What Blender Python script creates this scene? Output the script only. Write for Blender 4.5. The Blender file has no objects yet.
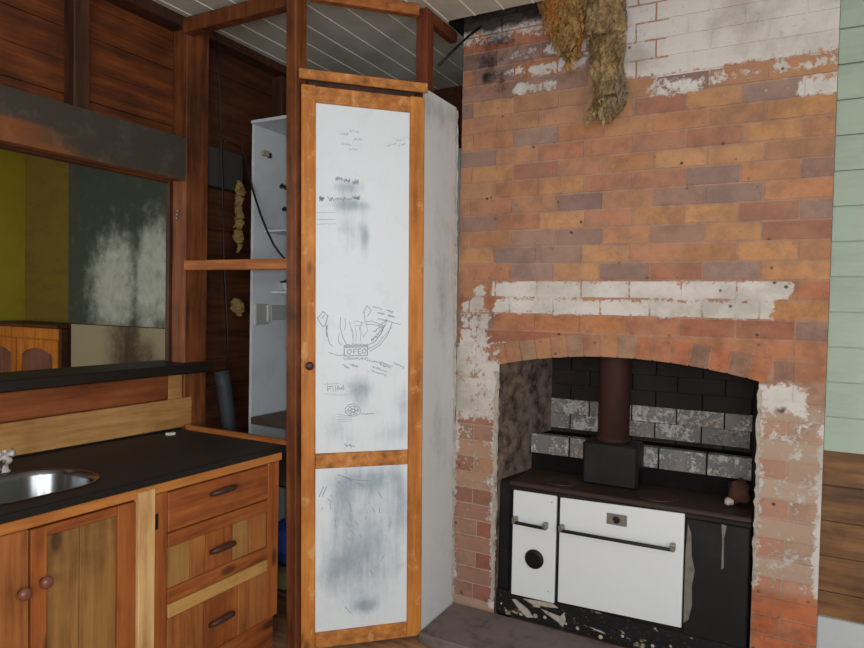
import bpy, bmesh, math, random
from mathutils import Vector, Matrix, noise
random.seed(7)
SC = bpy.context.scene
COL = SC.collection

# ------------------------------------------------------------------ colour
def lin(c):
    c /= 255.0
    return c / 12.92 if c <= 0.04045 else ((c + 0.055) / 1.055) ** 2.4
def C(r, g, b, k=1.0):
    return (min(lin(r) * k, .95), min(lin(g) * k, .95), min(lin(b) * k, .95), 1)

# ------------------------------------------------------------------ materials
def new_mat(name, rough=.7, metal=0.0, spec=.3):
    m = bpy.data.materials.new(name); m.use_nodes = True
    nt = m.node_tree; b = nt.nodes['Principled BSDF']
    b.inputs['Roughness'].default_value = rough
    b.inputs['Metallic'].default_value = metal
    b.inputs['Specular IOR Level'].default_value = spec
    return m, nt, b
def N(nt, t, **kw):
    n = nt.nodes.new(t)
    for k, v in kw.items():
        if k in n.inputs: n.inputs[k].default_value = v
        else: setattr(n, k, v)
    return n
def ramp(nt, fac, stops):
    r = nt.nodes.new('ShaderNodeValToRGB')
    e = r.color_ramp.elements
    while len(e) < len(stops): e.new(.5)
    for i, (p, c) in enumerate(stops):
        e[i].position = p; e[i].color = c
    nt.links.new(fac, r.inputs['Fac']); return r.outputs['Color']
def mix(nt, fac, a, b, mode='MIX'):
    m = nt.nodes.new('ShaderNodeMix'); m.data_type = 'RGBA'; m.blend_type = mode
    for s, v in ((m.inputs[0], fac), (m.inputs[6], a), (m.inputs[7], b)):
        if isinstance(v, (int, float, tuple)): s.default_value = v
        else: nt.links.new(v, s)
    return m.outputs[2]
def math_n(nt, op, a, b=None, clamp=False):
    m = nt.nodes.new('ShaderNodeMath'); m.operation = op; m.use_clamp = clamp
    for s, v in ((m.inputs[0], a), (m.inputs[1], b)):
        if v is None: continue
        if isinstance(v, (int, float)): s.default_value = v
        else: nt.links.new(v, s)
    return m.outputs[0]
def maprange(nt, v, a, b):
    m = nt.nodes.new('ShaderNodeMapRange'); m.interpolation_type = 'SMOOTHSTEP'
    nt.links.new(v, m.inputs[0]); m.inputs[1].default_value = a; m.inputs[2].default_value = b
    return m.outputs[0]
def coords(nt, scale=(1, 1, 1), rot=(0, 0, 0), loc=(0, 0, 0)):
    tc = nt.nodes.new('ShaderNodeTexCoord'); mp = nt.nodes.new('ShaderNodeMapping')
    mp.inputs['Scale'].default_value = scale; mp.inputs['Rotation'].default_value = rot; mp.inputs['Location'].default_value = loc
    nt.links.new(tc.outputs['Object'], mp.inputs['Vector']); return mp.outputs[0]
def noise_n(nt, vec, scale, detail=4, rough=.55):
    n = N(nt, 'ShaderNodeTexNoise', Scale=scale, Detail=detail, Roughness=rough)
    nt.links.new(vec, n.inputs['Vector']); return n.outputs['Fac']
def bump(nt, b, h, strength=.3, dist=.003):
    bp = N(nt, 'ShaderNodeBump', Strength=strength, Distance=dist)
    nt.links.new(h, bp.inputs['Height']); nt.links.new(bp.outputs[0], b.inputs['Normal'])

GR = {'x': (1.1, 13, 13), 'y': (13, 1.1, 13), 'z': (13, 13, 1.1)}
def wood(name, dark, mid, light, axis='z', rough=.6, knots=True, spec=.3, grime=.35, seed=0, rot=0, grimecol=(22, 16, 12), pale=0):
    m, nt, b = new_mat(name, rough, 0, spec)
    v = coords(nt, GR[axis], (0, 0, rot), (seed * 3.1, seed * 1.7, seed * 2.3))
    g = noise_n(nt, v, 2.2, 7, .62)
    v2 = coords(nt, (1, 1, 1), (0, 0, 0), (seed * 1.1, seed * 5.3, seed * .7))
    bl = noise_n(nt, v2, 3.0, 3, .6)
    f = math_n(nt, 'ADD', math_n(nt, 'MULTIPLY', g, .62), math_n(nt, 'MULTIPLY', bl, .38))
    col = ramp(nt, f, [(.33, dark), (.5, mid), (.66, light)])
    gn = noise_n(nt, v2, 1.7, 5, .7)
    col = mix(nt, math_n(nt, 'MULTIPLY', maprange(nt, gn, .5, .72), grime), col, C(*grimecol))
    if knots:
        vs = coords(nt, tuple(3.0 if s > 5 else 1.3 for s in GR[axis]), (0, 0, rot), (seed, seed * 2, seed * .5))
        vo = N(nt, 'ShaderNodeTexVoronoi', Scale=1.6); nt.links.new(vs, vo.inputs['Vector'])
        k = maprange(nt, vo.outputs['Distance'], .13, .05)
        col = mix(nt, math_n(nt, 'MULTIPLY', k, .7), col, C(38, 20, 12))
    if pale:
        pn = noise_n(nt, coords(nt, (5, 5, 3), (0, 0, 0), (seed * 7.7, seed, 3)), 2.6, 5, .65)
        col = mix(nt, math_n(nt, 'MULTIPLY', maprange(nt, pn, .56, .68), pale), col, C(208, 164, 108, 1.1))
    nt.links.new(col, b.inputs['Base Color'])
    bump(nt, b, g, .25, .002)
    return m
def painted(name, base, dirt, amount=.4, rough=.6, scale=4, spec=.35, stretch=(1, 1, 1), bumpy=.1, lo=.45, hi=.75):
    m, nt, b = new_mat(name, rough, 0, spec)
    v = coords(nt, stretch); n = noise_n(nt, v, scale, 7, .65)
    col = mix(nt, math_n(nt, 'MULTIPLY', maprange(nt, n, lo, hi), amount), base, dirt)
    n2 = noise_n(nt, v, scale * 9, 3, .6)
    col = mix(nt, math_n(nt, 'MULTIPLY', maprange(nt, n2, .62, .78), amount * .6), col, dirt)
    nt.links.new(col, b.inputs['Base Color']); bump(nt, b, n2, bumpy, .002)
    return m
def plain(name, c, rough=.6, metal=0.0, spec=.4, nscale=20, var=.25):
    m, nt, b = new_mat(name, rough, metal, spec)
    n = noise_n(nt, coords(nt), nscale, 4, .6)
    nt.links.new(mix(nt, math_n(nt, 'MULTIPLY', n, var), c, tuple(x * .35 for x in c[:3]) + (1,)), b.inputs['Base Color'])
    return m
def brick_mat(name):
    """brick: own colour per brick ('col'), worn whitewash and soot amounts ('pt')"""
    m, nt, b = new_mat(name, .88, 0, .15)
    ac = N(nt, 'ShaderNodeVertexColor', layer_name='col'); ap = N(nt, 'ShaderNodeVertexColor', layer_name='pt')
    sp = nt.nodes.new('ShaderNodeSeparateColor'); nt.links.new(ap.outputs[0], sp.inputs[0])
    v = coords(nt)
    fine = noise_n(nt, v, 55, 5, .65); med = noise_n(nt, v, 14, 6, .65); big = noise_n(nt, v, 5, 4, .6)
    base = mix(nt, math_n(nt, 'MULTIPLY', maprange(nt, med, .35, .7), .5), ac.outputs[0], C(92, 66, 54))
    base = mix(nt, math_n(nt, 'MULTIPLY', maprange(nt, fine, .58, .75), .4), base, C(60, 42, 36))
    base = mix(nt, math_n(nt, 'MULTIPLY', maprange(nt, big, .4, .7), .3), base, C(172, 132, 104))
    # the noise only eats into half-worn paint; sound paint keeps a crisp edge
    wn = math_n(nt, 'ADD', math_n(nt, 'MULTIPLY', math_n(nt, 'MULTIPLY', sp.outputs[0], math_n(nt, 'SUBTRACT', 1.02, sp.outputs[0], True)), 4.2), .35)
    nz = math_n(nt, 'ADD', math_n(nt, 'MULTIPLY', math_n(nt, 'SUBTRACT', med, .5), 1.3), math_n(nt, 'MULTIPLY', math_n(nt, 'SUBTRACT', fine, .5), .9))
    w = math_n(nt, 'ADD', sp.outputs[0], math_n(nt, 'MULTIPLY', nz, wn))
    hz = math_n(nt, 'MULTIPLY', sp.outputs[2], math_n(nt, 'ADD', .45, math_n(nt, 'MULTIPLY', med, .9)), True)
    base = mix(nt, hz, base, C(176, 158, 140))
    gate = maprange(nt, sp.outputs[0], .02, .15)
    wf = math_n(nt, 'MULTIPLY', maprange(nt, w, .38, .66), gate)
    wcol = mix(nt, maprange(nt, big, .4, .7), C(205, 200, 194, 1.0), C(176, 170, 160, 1.0))
    col = mix(nt, math_n(nt, 'MULTIPLY', wf, .93), base, wcol)
    col = mix(nt, math_n(nt, 'MULTIPLY', math_n(nt, 'MULTIPLY', wf, maprange(nt, fine, .60, .74)), .55), col, C(120, 104, 94))
    s = math_n(nt, 'ADD', sp.outputs[1], math_n(nt, 'MULTIPLY', math_n(nt, 'SUBTRACT', med, .5), 1.1))
    sf = math_n(nt, 'MULTIPLY', maprange(nt, s, .3, .75), maprange(nt, sp.outputs[1], .02, .15))
    col = mix(nt, math_n(nt, 'MULTIPLY', sf, .93), col, C(30, 24, 22))
    vo = N(nt, 'ShaderNodeTexVoronoi', Scale=13); nt.links.new(v, vo.inputs['Vector'])
    hole = math_n(nt, 'MULTIPLY', maprange(nt, vo.outputs['Distance'], .13, .07), maprange(nt, big, .45, .6))
    col = mix(nt, math_n(nt, 'MULTIPLY', hole, .8), col, C(44, 32, 28))
    nt.links.new(col, b.inputs['Base Color'])
    bump(nt, b, math_n(nt, 'ADD', fine, med), .5, .003)
    return m
def stain_sheen_mat(name, base, stain, rough=.45, spec=.4, streak=(16, 16, 2.2)):
    """painted board; 'pt' red = amount of smudged stain or painted sheen"""
    m, nt, b = new_mat(name, rough, 0, spec)
    ap = N(nt, 'ShaderNodeVertexColor', layer_name='pt')
    sp = nt.nodes.new('ShaderNodeSeparateColor'); nt.links.new(ap.outputs[0], sp.inputs[0])
    n1 = noise_n(nt, coords(nt, streak), 1.6, 7, .7); n2 = noise_n(nt, coords(nt), 9, 6, .7); n3 = noise_n(nt, coords(nt), 60, 3, .6)
    s = math_n(nt, 'ADD', sp.outputs[0], math_n(nt, 'MULTIPLY', math_n(nt, 'SUBTRACT', n1, .5), 1.0))
    s = math_n(nt, 'ADD', s, math_n(nt, 'MULTIPLY', math_n(nt, 'SUBTRACT', n2, .5), .9))
    f = math_n(nt, 'MULTIPLY', maprange(nt, s, .15, 1.25), maprange(nt, sp.outputs[0], .0, .35))
    col = mix(nt, f, base, stain)
    col = mix(nt, math_n(nt, 'MULTIPLY', maprange(nt, n3, .66, .8), .3), col, stain)
    col = mix(nt, math_n(nt, 'MULTIPLY', maprange(nt, n2, .5, .75), .12), col, C(150, 150, 140))
    nt.links.new(col, b.inputs['Base Color'])
    return m

K = 1.25
M = {}
M['pine_v'] = wood('orange pine upright', C(122, 68, 26, K), C(166, 102, 42, K), C(188, 124, 60, K), 'z', grime=.3, seed=1, pale=.5)
M['pine_d'] = wood('orange pine rail', C(112, 66, 28, K), C(164, 104, 50, K), C(190, 132, 70, K), 'x', grime=.3, seed=2, pale=.5, rot=math.radians(-45))
M['post'] = wood('dark pine post', C(54, 27, 14), C(104, 56, 27, 1.1), C(134, 80, 42, 1.1), 'z', grime=.6, seed=3)
M['post_red'] = wood('red brown post', C(52, 22, 14, K), C(88, 42, 24, K), C(110, 58, 34, K), 'z', grime=.4, seed=4)
M['rail_x'] = wood('orange pine crossrail', C(86, 44, 20, K), C(140, 82, 38, K), C(165, 104, 54, K), 'x', grime=.35, seed=5)
M['rail_y'] = wood('orange pine long rail', C(86, 44, 20, K), C(140, 82, 38, K), C(165, 104, 54, K), 'y', grime=.3, seed=6)
M['lining'] = wood('dark red lining board', C(42, 22, 13), C(92, 46, 20), C(126, 68, 28), 'y', grime=.75, seed=7, knots=False)
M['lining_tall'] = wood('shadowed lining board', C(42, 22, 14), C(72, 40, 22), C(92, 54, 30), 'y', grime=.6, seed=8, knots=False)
M['stud'] = wood('dark stud', C(34, 20, 14, K), C(58, 34, 22, K), C(78, 46, 28, K), 'z', grime=.4, seed=9, knots=False)
M['sillboard'] = wood('brown splash board', C(84, 40, 20, K), C(118, 62, 32, K), C(140, 80, 44, K), 'y', grime=.25, seed=10, knots=False)
M['tanboard'] = wood('pale pine splash board', C(116, 78, 40, K), C(156, 114, 66, K), C(176, 134, 84, K), 'y', grime=.25, seed=11)
M['ledge'] = plain('black brown ledge', C(34, 26, 22), .5)
M['cab_red'] = wood('red brown cabinet timber', C(82, 40, 18, K), C(130, 70, 30, K), C(150, 90, 42, K), 'z', grime=.4, seed=12)
M['cab_red_y'] = wood('red brown cabinet rail', C(80, 38, 18, K), C(128, 68, 30, K), C(150, 90, 42, K), 'y', grime=.45, seed=13)
M['cab_rail'] = wood('amber cabinet rail', C(120, 70, 28, K), C(160, 100, 46, K), C(176, 116, 58, K), 'y', grime=.15, seed=14, knots=False)
M['cab_tan'] = wood('olive tan board', C(98, 66, 34, K), C(132, 94, 50, K), C(150, 112, 64, K), 'z', grime=.3, seed=15)
M['cab_brown'] = wood('brown board', C(92, 50, 24, K), C(136, 82, 40, K), C(156, 102, 54, K), 'z', grime=.2, seed=16)
M['cab_pale'] = wood('pale worn pine', C(138, 98, 58, K), C(184, 146, 98, K), C(204, 168, 120, K), 'z', grime=.2, seed=17)
M['cab_pale_y'] = wood('pale pine strip', C(130, 94, 48, K), C(166, 126, 70, K), C(180, 142, 84, K), 'y', grime=.12, seed=18, knots=False)
M['handle'] = plain('dark turned wood', C(66, 40, 34), .45)
M['knob'] = plain('brown knob', C(110, 66, 52, K), .3)
M['counter'] = plain('black brown laminate', C(50, 44, 41, 1.2), .62, 0, .25, 30, .3)
M['counter_edge'] = plain('black edging', C(22, 19, 18), .5)
M['steel'] = plain('brushed stainless steel', (.26, .27, .28, 1), .24, 1.0, .5, 40, .2)
M['chrome'] = plain('dull chrome', (.6, .6, .6, 1), .25, 1.0, .5, 40, .2)
M['cream_plastic'] = plain('cream plastic', C(205, 196, 190), .4)
M['door_white'] = stain_sheen_mat('white door panel', C(206, 212, 216, 1.12), C(146, 162, 174))
M['side_white'] = stain_sheen_mat('grey white side panel', C(202, 205, 206, 1.1), C(138, 138, 140), .6, .3, (14, 14, 2))
M['inner_white'] = painted('white interior board', C(208, 214, 218, 1.1), C(120, 118, 112), .3, .55, 3)
M['shelf_edge'] = plain('brown shelf', C(96, 76, 66, 1.1), .6)
M['ink'] = plain('blue grey ink', C(154, 160, 172), .7, 0, .1)
M['ink_light'] = plain('faint pencil', C(172, 177, 185), .7, 0, .1)
M['white_enamel'] = plain('white enamel', C(214, 219, 219, 1.08), .28, 0, .5, 8, .03)
M['iron'] = painted('black iron', C(19, 18, 18), C(56, 49, 44), .3, .55, 6, .3)
M['iron_peel'] = painted('peeled black paint', C(20, 19, 20), C(170, 158, 132), .9, .6, 9, .3, (1, 1, 1.6), .2, .60, .66)
M['plate_rust'] = painted('rusty hotplate', C(58, 42, 36), C(26, 22, 21), .6, .55, 7, .35)
M['pipe_rust'] = painted('rust brown pipe', C(56, 32, 25), C(40, 26, 22), .6, .7, 8, .2, (1, 1, .3))
M['handle_black'] = plain('black handle bar', C(18, 18, 20), .35)
M['nickel'] = plain('tarnished nickel', (.34, .33, .31, 1), .42, .8, .5, 90, .6)
M['cement'] = painted('flaking cement', C(120, 116, 106), C(60, 56, 54), .5, .9, 20, .1)
M['brick'] = brick_mat('worn brick')
M['ceiling'] = painted('pale ceiling board', C(196, 191, 178, 1.0), C(110, 98, 84), .35, .6, 3)
M['ceiling_bead'] = painted('cream ceiling bead', C(226, 220, 204), C(140, 128, 110), .3, .6, 5)
M['green'] = painted('pale green weatherboard', C(160, 174, 156, 1.06), C(116, 124, 106), .3, .55, 3, .3, (1, 1, 5))
M['bare_board'] = wood('bare brown board', C(62, 42, 24, K), C(108, 74, 42, K), C(136, 96, 56, K), 'x', grime=.55, seed=20, knots=False)
M['white_base'] = painted('white skirting', C(196, 200, 200), C(140, 140, 136), .3, .6, 5)
M['grey_plank'] = painted('smoke grey plank', C(80, 76, 70, 1.2), C(112, 74, 46, 1.1), .55, .75, 3.2, .2, (1, .5, 1.5), .2)
M['grey_dark'] = painted('dark smoke grey plank', C(56, 54, 52), C(72, 46, 30), .5, .75, 3.2, .2, (1, .5, 1.5), .2)
M['orange_plank'] = wood('orange edge board', C(84, 42, 18, K), C(122, 68, 30, K), C(140, 86, 42, K), 'y', grime=.35, seed=21, knots=False)
M['floor'] = wood('brown floor board', C(112, 80, 56), C(160, 120, 86), C(182, 142, 106), 'x', grime=.35, seed=22)
M['hearth'] = painted('grey concrete', C(116, 104, 102, 1.1), C(58, 50, 48), .7, .9, 7, .1)
M['soot'] = painted('sooty black', C(24, 22, 22), C(50, 44, 42), .4, .95, 6, .05)
M['roomwall'] = painted('dull cream wall', C(190, 184, 166), C(150, 140, 120), .3, .8, 2)
M['yellow'] = painted('olive yellow wall', C(162, 148, 40), C(112, 96, 32), .5, .7, 2.2)
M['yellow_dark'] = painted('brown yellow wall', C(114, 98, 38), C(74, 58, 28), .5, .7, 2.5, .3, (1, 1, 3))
M['pipe_grey'] = painted('grey plastic pipe', C(50, 56, 60), C(40, 34, 30), .6, .6, 9)
M['cable'] = plain('black cable', C(16, 15, 16), .55)
M['foam'] = painted('aged yellow foam', C(138, 116, 72), C(72, 52, 30), .8, .9, 24, .1, (1, 1, 1), .6)
def fibrous(name, a, b_, c, seed):
    m, nt, b = new_mat(name, .95, 0, .05)
    v = coords(nt, (1, 1, .6), (0, 0, 0), (seed, seed, 0)); n = noise_n(nt, v, 13, 7, .72); n2 = noise_n(nt, v, 60, 6, .75); n3 = noise_n(nt, v, 7, 3, .6)
    col = mix(nt, maprange(nt, n, .36, .62), a, b_); col = mix(nt, maprange(nt, n3, .5, .66), col, c)
    col = mix(nt, math_n(nt, 'MULTIPLY', maprange(nt, n2, .52, .68), .65), col, C(40, 28, 20))
    nt.links.new(col, b.inputs['Base Color']); bump(nt, b, n2, 1.0, .012); return m
M['debris'] = fibrous('brown fibrous debris', C(106, 84, 56, 1.2), C(160, 136, 98, 1.25), C(126, 110, 90, 1.2), 1)
M['debris_o'] = fibrous('rust and brown fibrous debris', C(110, 80, 44, 1.25), C(160, 128, 82, 1.3), C(150, 94, 42, 1.2), 5)
M['blue_cloth'] = plain('blue cloth', C(40, 60, 140), .8)
M['khaki_cloth'] = plain('khaki cloth', C(120, 112, 78), .9)
M['paper'] = plain('white paper', C(225, 222, 215), .8)
M['dresser'] = wood('honey dresser wood', C(120, 66, 22, K), C(166, 100, 38, K), C(186, 122, 56, K), 'z', grime=.1, seed=25, knots=False)
M['dresser_top'] = wood('dark dresser top', C(50, 28, 18), C(74, 44, 26), C(92, 58, 36), 'x', grime=.1, seed=26, knots=False)
M['dresser_panel'] = wood('plum brown panel', C(92, 58, 48), C(118, 78, 66), C(132, 90, 76), 'z', grime=.1, seed=27, knots=False)
M['grey_box'] = plain('grey plastic plate', C(176, 178, 178), .5, 0, .3, 20, .1)
M['outlet'] = plain('white plastic plate', C(228, 228, 222), .4, 0, .3, 20, .1)
M['plaster'] = painted('crumbling plaster', C(176, 168, 154), C(110, 92, 78), .7, .95, 30, .1)

# ------------------------------------------------------------------ builders
TILT = False
def smooth_(a, b, x):
    t = max(0, min(1, (x - a) / (b - a))); return t * t * (3 - 2 * t)
class MB:
    def __init__(s):
        s.bm = bmesh.new(); s.shear = None
    def poly_prism(s, pts, ext):
        """closed outline of 3-D points swept along the vector ext"""
        ext = Vector(ext)
        a = [s.bm.verts.new(p) for p in pts]; b = [s.bm.verts.new(Vector(p) + ext) for p in pts]
        s.bm.faces.new(a); s.bm.faces.new(b[::-1])
        n = len(a)
        for i in range(n): s.bm.faces.new((a[i], b[i], b[(i + 1) % n], a[(i + 1) % n]))
    def box(s, x0, x1, y0, y1, z0, z1):
        s.poly_prism([(x0, y0, z0), (x1, y0, z0), (x1, y1, z0), (x0, y1, z0)], (0, 0, z1 - z0))
    def obox(s, o, u, v, w):
        o = Vector(o); u = Vector(u); v = Vector(v)
        s.poly_prism([o, o + u, o + u + v, o + v], w)
    def tube(s, path, r, seg=8, cap=True):
        path = [Vector(p) for p in path]; n = len(path); rings = []
        up = Vector((0, 0, 1))
        for i, p in enumerate(path):
            t = (path[min(i + 1, n - 1)] - path[max(i - 1, 0)]).normalized()
            a = t.cross(up)
            if a.length < .05: a = t.cross(Vector((1, 0, 0)))
            a.normalize(); b = t.cross(a).normalized()
            rr = r[i] if isinstance(r, (list, tuple)) else r
            rings.append([s.bm.verts.new(p + (a * math.cos(q) + b * math.sin(q)) * rr) for q in [2 * math.pi * k / seg for k in range(seg)]])
        for i in range(n - 1):
            for k in range(seg):
                s.bm.faces.new((rings[i][k], rings[i][(k + 1) % seg], rings[i + 1][(k + 1) % seg], rings[i + 1][k]))
        if cap: s.bm.faces.new(rings[0][::-1]); s.bm.faces.new(rings[-1])
    def lathe(s, c, axis, prof, seg=20):
        """prof: (distance along axis, radius) pairs"""
        ax = Vector(axis).normalized(); c = Vector(c)
        a = ax.cross(Vector((0, 0, 1)))
        if a.length < .05: a = Vector((1, 0, 0))
        a.normalize(); b = ax.cross(a); rings = []
        for d, r in prof:
            rings.append([s.bm.verts.new(c + ax * d + (a * math.cos(q) + b * math.sin(q)) * max(r, 1e-4)) for q in [2 * math.pi * k / seg for k in range(seg)]])
        for i in range(len(rings) - 1):
            for k in range(seg): s.bm.faces.new((rings[i][k], rings[i][(k + 1) % seg], rings[i + 1][(k + 1) % seg], rings[i + 1][k]))
        s.bm.faces.new(rings[0][::-1]); s.bm.faces.new(rings[-1])
    def bevel(s, w=.004, seg=1):
        bmesh.ops.bevel(s.bm, geom=list(s.bm.edges), offset=w, segments=seg, affect='EDGES', profile=.5, clamp_overlap=True)
    def build(s, name, m, parent=None, smooth=False, lean=False):
        bm = s.bm
        if TILT:
            for v in bm.verts: v.co.z += (2.36 - v.co.y) * .0145 * smooth_(.1, .5, v.co.z) - .002
        if lean:
            for v in bm.verts: lz = v.co.z; v.co.x -= .0095 * lz; v.co.y -= .0095 * lz
        bmesh.ops.recalc_face_normals(bm, faces=bm.faces)
        off = Vector((0, 0, 0)); p = parent
        while p is not None: off += p.location; p = p.parent
        if parent is None:
            lo = [min(v.co[i] for v in bm.verts) for i in range(3)]; hi = [max(v.co[i] for v in bm.verts) for i in range(3)]
            base = Vector(((lo[0] + hi[0]) / 2, (lo[1] + hi[1]) / 2, lo[2]))
            for v in bm.verts: v.co -= base
        else:
            for v in bm.verts: v.co -= off
        me = bpy.data.meshes.new(name); bm.to_mesh(me); bm.free()
        if smooth:
            for p in me.polygons: p.use_smooth = True
        me.materials.append(m)
        o = bpy.data.objects.new(name, me); COL.objects.link(o)
        if parent is None: o.location = base
        else: o.parent = parent
        return o
def thing(name, label, cat, loc, group=None):
    o = bpy.data.objects.new(name, None); COL.objects.link(o); o.location = loc; o.empty_display_size = .1
    return tag(o, label, cat, group)
def tag(o, label, cat, group=None):
    o['label'] = label; o['category'] = cat; o['kind'] = 'thing'
    if group: o['group'] = group
    return o
def struct(o): o['kind'] = 'structure'; return o
def box(name, m, b, parent=None, bev=.003, lean=False):
    k = MB(); k.box(*b)
    if bev: k.bevel(bev)
    return k.build(name, m, parent, lean=lean)
def grid_panel(k, o, u, v, nu, nv, fn, layer_col=None):
    """grid of faces with a 'pt' colour from fn(s,t) (s,t in metres along u,v)"""
    bm = k.bm; lay = bm.loops.layers.float_color.get('pt') or bm.loops.layers.float_color.new('pt')
    o = Vector(o); u = Vector(u); v = Vector(v)
    g = [[bm.verts.new(o + u * (i / nu) + v * (j / nv)) for i in range(nu + 1)] for j in range(nv + 1)]
    for j in range(nv):
        for i in range(nu):
            f = bm.faces.new((g[j][i], g[j][i + 1], g[j + 1][i + 1], g[j + 1][i]))
            for l, (a, b) in zip(f.loops, ((i, j), (i + 1, j), (i + 1, j + 1), (i, j + 1))):
                l[lay] = fn(u.length * a / nu, v.length * b / nv)
def smooth(a, b, x):
    t = max(0, min(1, (x - a) / (b - a))); return t * t * (3 - 2 * t)

# ================================================================== SETTING
CZ = 3.09; FZ = -.05; LX = -2.78; DY = 3.176; XL = -1.565; XR = .163
# floor of the kitchen and of the room beyond
k = MB(); y = -1.7
while y < 4.0:
    k.box(-2.88, 2.0, y, y + .128, FZ - .03, FZ); y += .131
fl = struct(k.build('floor', M['floor']))
k = MB(); k.box(-8.0, -2.9, -1.7, 4.1, FZ - .03, FZ); struct(k.build('floor_far_room', M['floor']))
# ceiling boards run front to back, with a bead on each joint; a strip is missing in front of the chimney
k = MB(); kb = MB(); x = -2.9; n = 0
while x < 2.0:
    x1 = min(x + .155, 2.0)
    if x < -1.58 < x1: x1 = -1.58
    yend = 3.95 if x1 < -1.579 else (3.03 if x < -.5 else (3.165 if x < .165 else 3.38))
    k.box(x, x1 - .004, -1.7, yend, CZ, CZ + .014)
    kb.tube([(x1 - .002, -1.7, CZ + .002), (x1 - .002, yend, CZ + .002)], .006, 6)
    x = x1
ce = struct(k.build('ceiling', M['ceiling'])); b_ = kb.build('ceiling_bead', M['ceiling_bead'], ce)
k = MB(); k.box(-8.0, -2.92, -1.7, 4.1, CZ, CZ + .02); struct(k.build('ceiling_far_room', M['roomwall']))
k = MB(); k.box(-2.9, 2.0, 2.5, 4.1, 3.62, 3.64); k.box(-2.9, 2.0, 2.5, 2.52, 3.105, 3.62); k.box(-1.58, -1.566, 3.035, 4.1, 3.075, 3.62); k.box(-1.58, -1.57, 2.52, 3.034, 3.106, 3.62); k.box(-2.9, -2.88, 2.52, 4.1, 3.106, 3.62); k.box(1.98, 2.0, 2.52, 4.1, 3.106, 3.62); k.box(-2.88, 1.98, 4.08, 4.1, 3.106, 3.62); struct(k.build('roof_void', M['soot']))

# left wall: lining boards on the far side of exposed framing, with an opening
wl = struct(thing('wall_left', '', '', (-2.88, 1.0, FZ)));  del wl['label']; del wl['category']
def lining(y0, y1, z0, z1, m, name='lining_boards'):
    k = MB(); z = z0
    while z < z1 - .01:
        h = min(.148, z1 - z); j = random.uniform(-.003, .003)
        k.box(-2.906 + j, -2.886 + j, y0, y1, z + .003, z + h); z += h
    return k.build(name, m, wl)
lining(-1.7, 2.4, 2.24, CZ, M['lining'])
lining(-1.7, 2.4, FZ, 1.24, M['lining'])
lining(-1.7, -.2, 1.24, 2.24, M['lining'])
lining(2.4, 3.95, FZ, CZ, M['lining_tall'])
k = MB(); k.box(-2.93, -2.907, -1.7, 4.0, 2.24, CZ); k.box(-2.93, -2.907, -1.7, 4.0, FZ, 1.24); k.box(-2.93, -2.907, -1.7, -.2, 1.24, 2.24); k.box(-2.93, -2.907, 2.4, 4.0, 1.24, 2.24)
k.build('far_side_lining', M['stud'], wl)
box('post', M['post'], (-2.886, LX, 2.40, 2.55, FZ, CZ - .002), wl, .005)
for ys in (1.787, .9, 0., -.9):
    box('stud', M['stud'], (-2.886, LX - .03, ys + .02, ys + .095, 2.47, CZ - .06), wl, .004)
box('stud', M['stud'], (-2.886, LX - .02, 3.15, 3.24, FZ, CZ - .06), wl, .004)
box('cripple_stud', M['tanboard'], (-2.886, LX - .012, 2.312, 2.398, .93, 1.235), wl, .003)
box('top_plate', M['stud'], (-2.886, LX + .0, -1.7, 2.398, CZ - .06, CZ - .002), wl, .004)
box('top_plate', M['stud'], (-2.886, LX + .0, 2.552, 3.9, CZ - .05, CZ - .002), wl, .004)
k = MB(); k.box(-2.84, LX - .0025, -1.7, 2.398, 2.245, 2.465)
def scorch(s_, t_):
    Yp = -1.7 + s_; Zp = 2.245 + t_
    return (min(1, (1 - smooth(1.5, 1.95, Yp)) * (1 - smooth(2.33, 2.37, Zp)) + .35 * (1 - smooth(2.25, 2.29, Zp))), 0, 0, 1)
grid_panel(k, (LX - .002, -1.7, 2.245), (0, 4.098, 0), (0, 0, .22), 120, 14, scorch)
k.build('grey_plank', stain_sheen_mat('smoke grey plank with bare timber', C(66, 60, 52, 1.0), C(116, 68, 34, K), .75, .2, (14, 2, 14)), wl)
box('grey_plank', M['grey_dark'], (-2.885, LX - .03, 2.552, 2.838, 2.255, 2.47), wl, .004)
box('window_sill', M['ledge'], (-3.0, -2.70, -1.6, 2.515, 1.238, 1.288), wl, .006)
box('splash_board', M['sillboard'], (-2.84, LX - .008, -1.7, 2.308, 1.105, 1.236), wl, .004)
box('splash_board', M['tanboard'], (-2.84, LX + .004, -1.7, 2.45, .947, 1.102), wl, .004)
k = MB(); k.box(-2.90, -2.884, 2.385, 2.399, 1.29, 2.24); k.build('opening_bead', M['stud'], wl)
for (yy, zz) in ((2.39, 2.09), (2.392, 2.05), (2.394, 2.07)):
    k = MB(); k.lathe((-2.83 - random.uniform(0, .02), 2.402, zz), (0, -1, 0), [(0, .007), (.008, .007), (.01, .004)], 10); k.build('nail_head', M['nickel'], wl)

# alcove back wall, rear wall, right walls
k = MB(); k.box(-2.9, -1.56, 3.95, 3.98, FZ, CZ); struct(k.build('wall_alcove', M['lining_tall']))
def boards_x(name, x0, x1, zlist, yf, m, parent, tilt=.014, gap=.005):
    k = MB()
    for z0, z1 in zlist:   # lapped weatherboards: each lower edge stands proud, over a dark open lap
        k.poly_prism([(x0, yf - tilt, z0 + gap), (x0, yf - .002, z1 - .001), (x0, yf + .012, z1 - .001), (x0, yf + .012, z0 + gap)], (x1 - x0, 0, 0))
    return k.build(name, m, parent)
wr = struct(thing('wall_back', '', '', (1.1, 3.3, FZ))); del wr['label']; del wr['category']
gz = []; z = 1.02
while z < CZ: gz.append((z, min(z + .1505, CZ - .013))); z += .1505
boards_x('green_weatherboards', .167, 2.0, gz, 3.30, M['green'], wr)
bz = []; z = 1.018
while z > .30: bz.append((z - .157, z)); z -= .157
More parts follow.
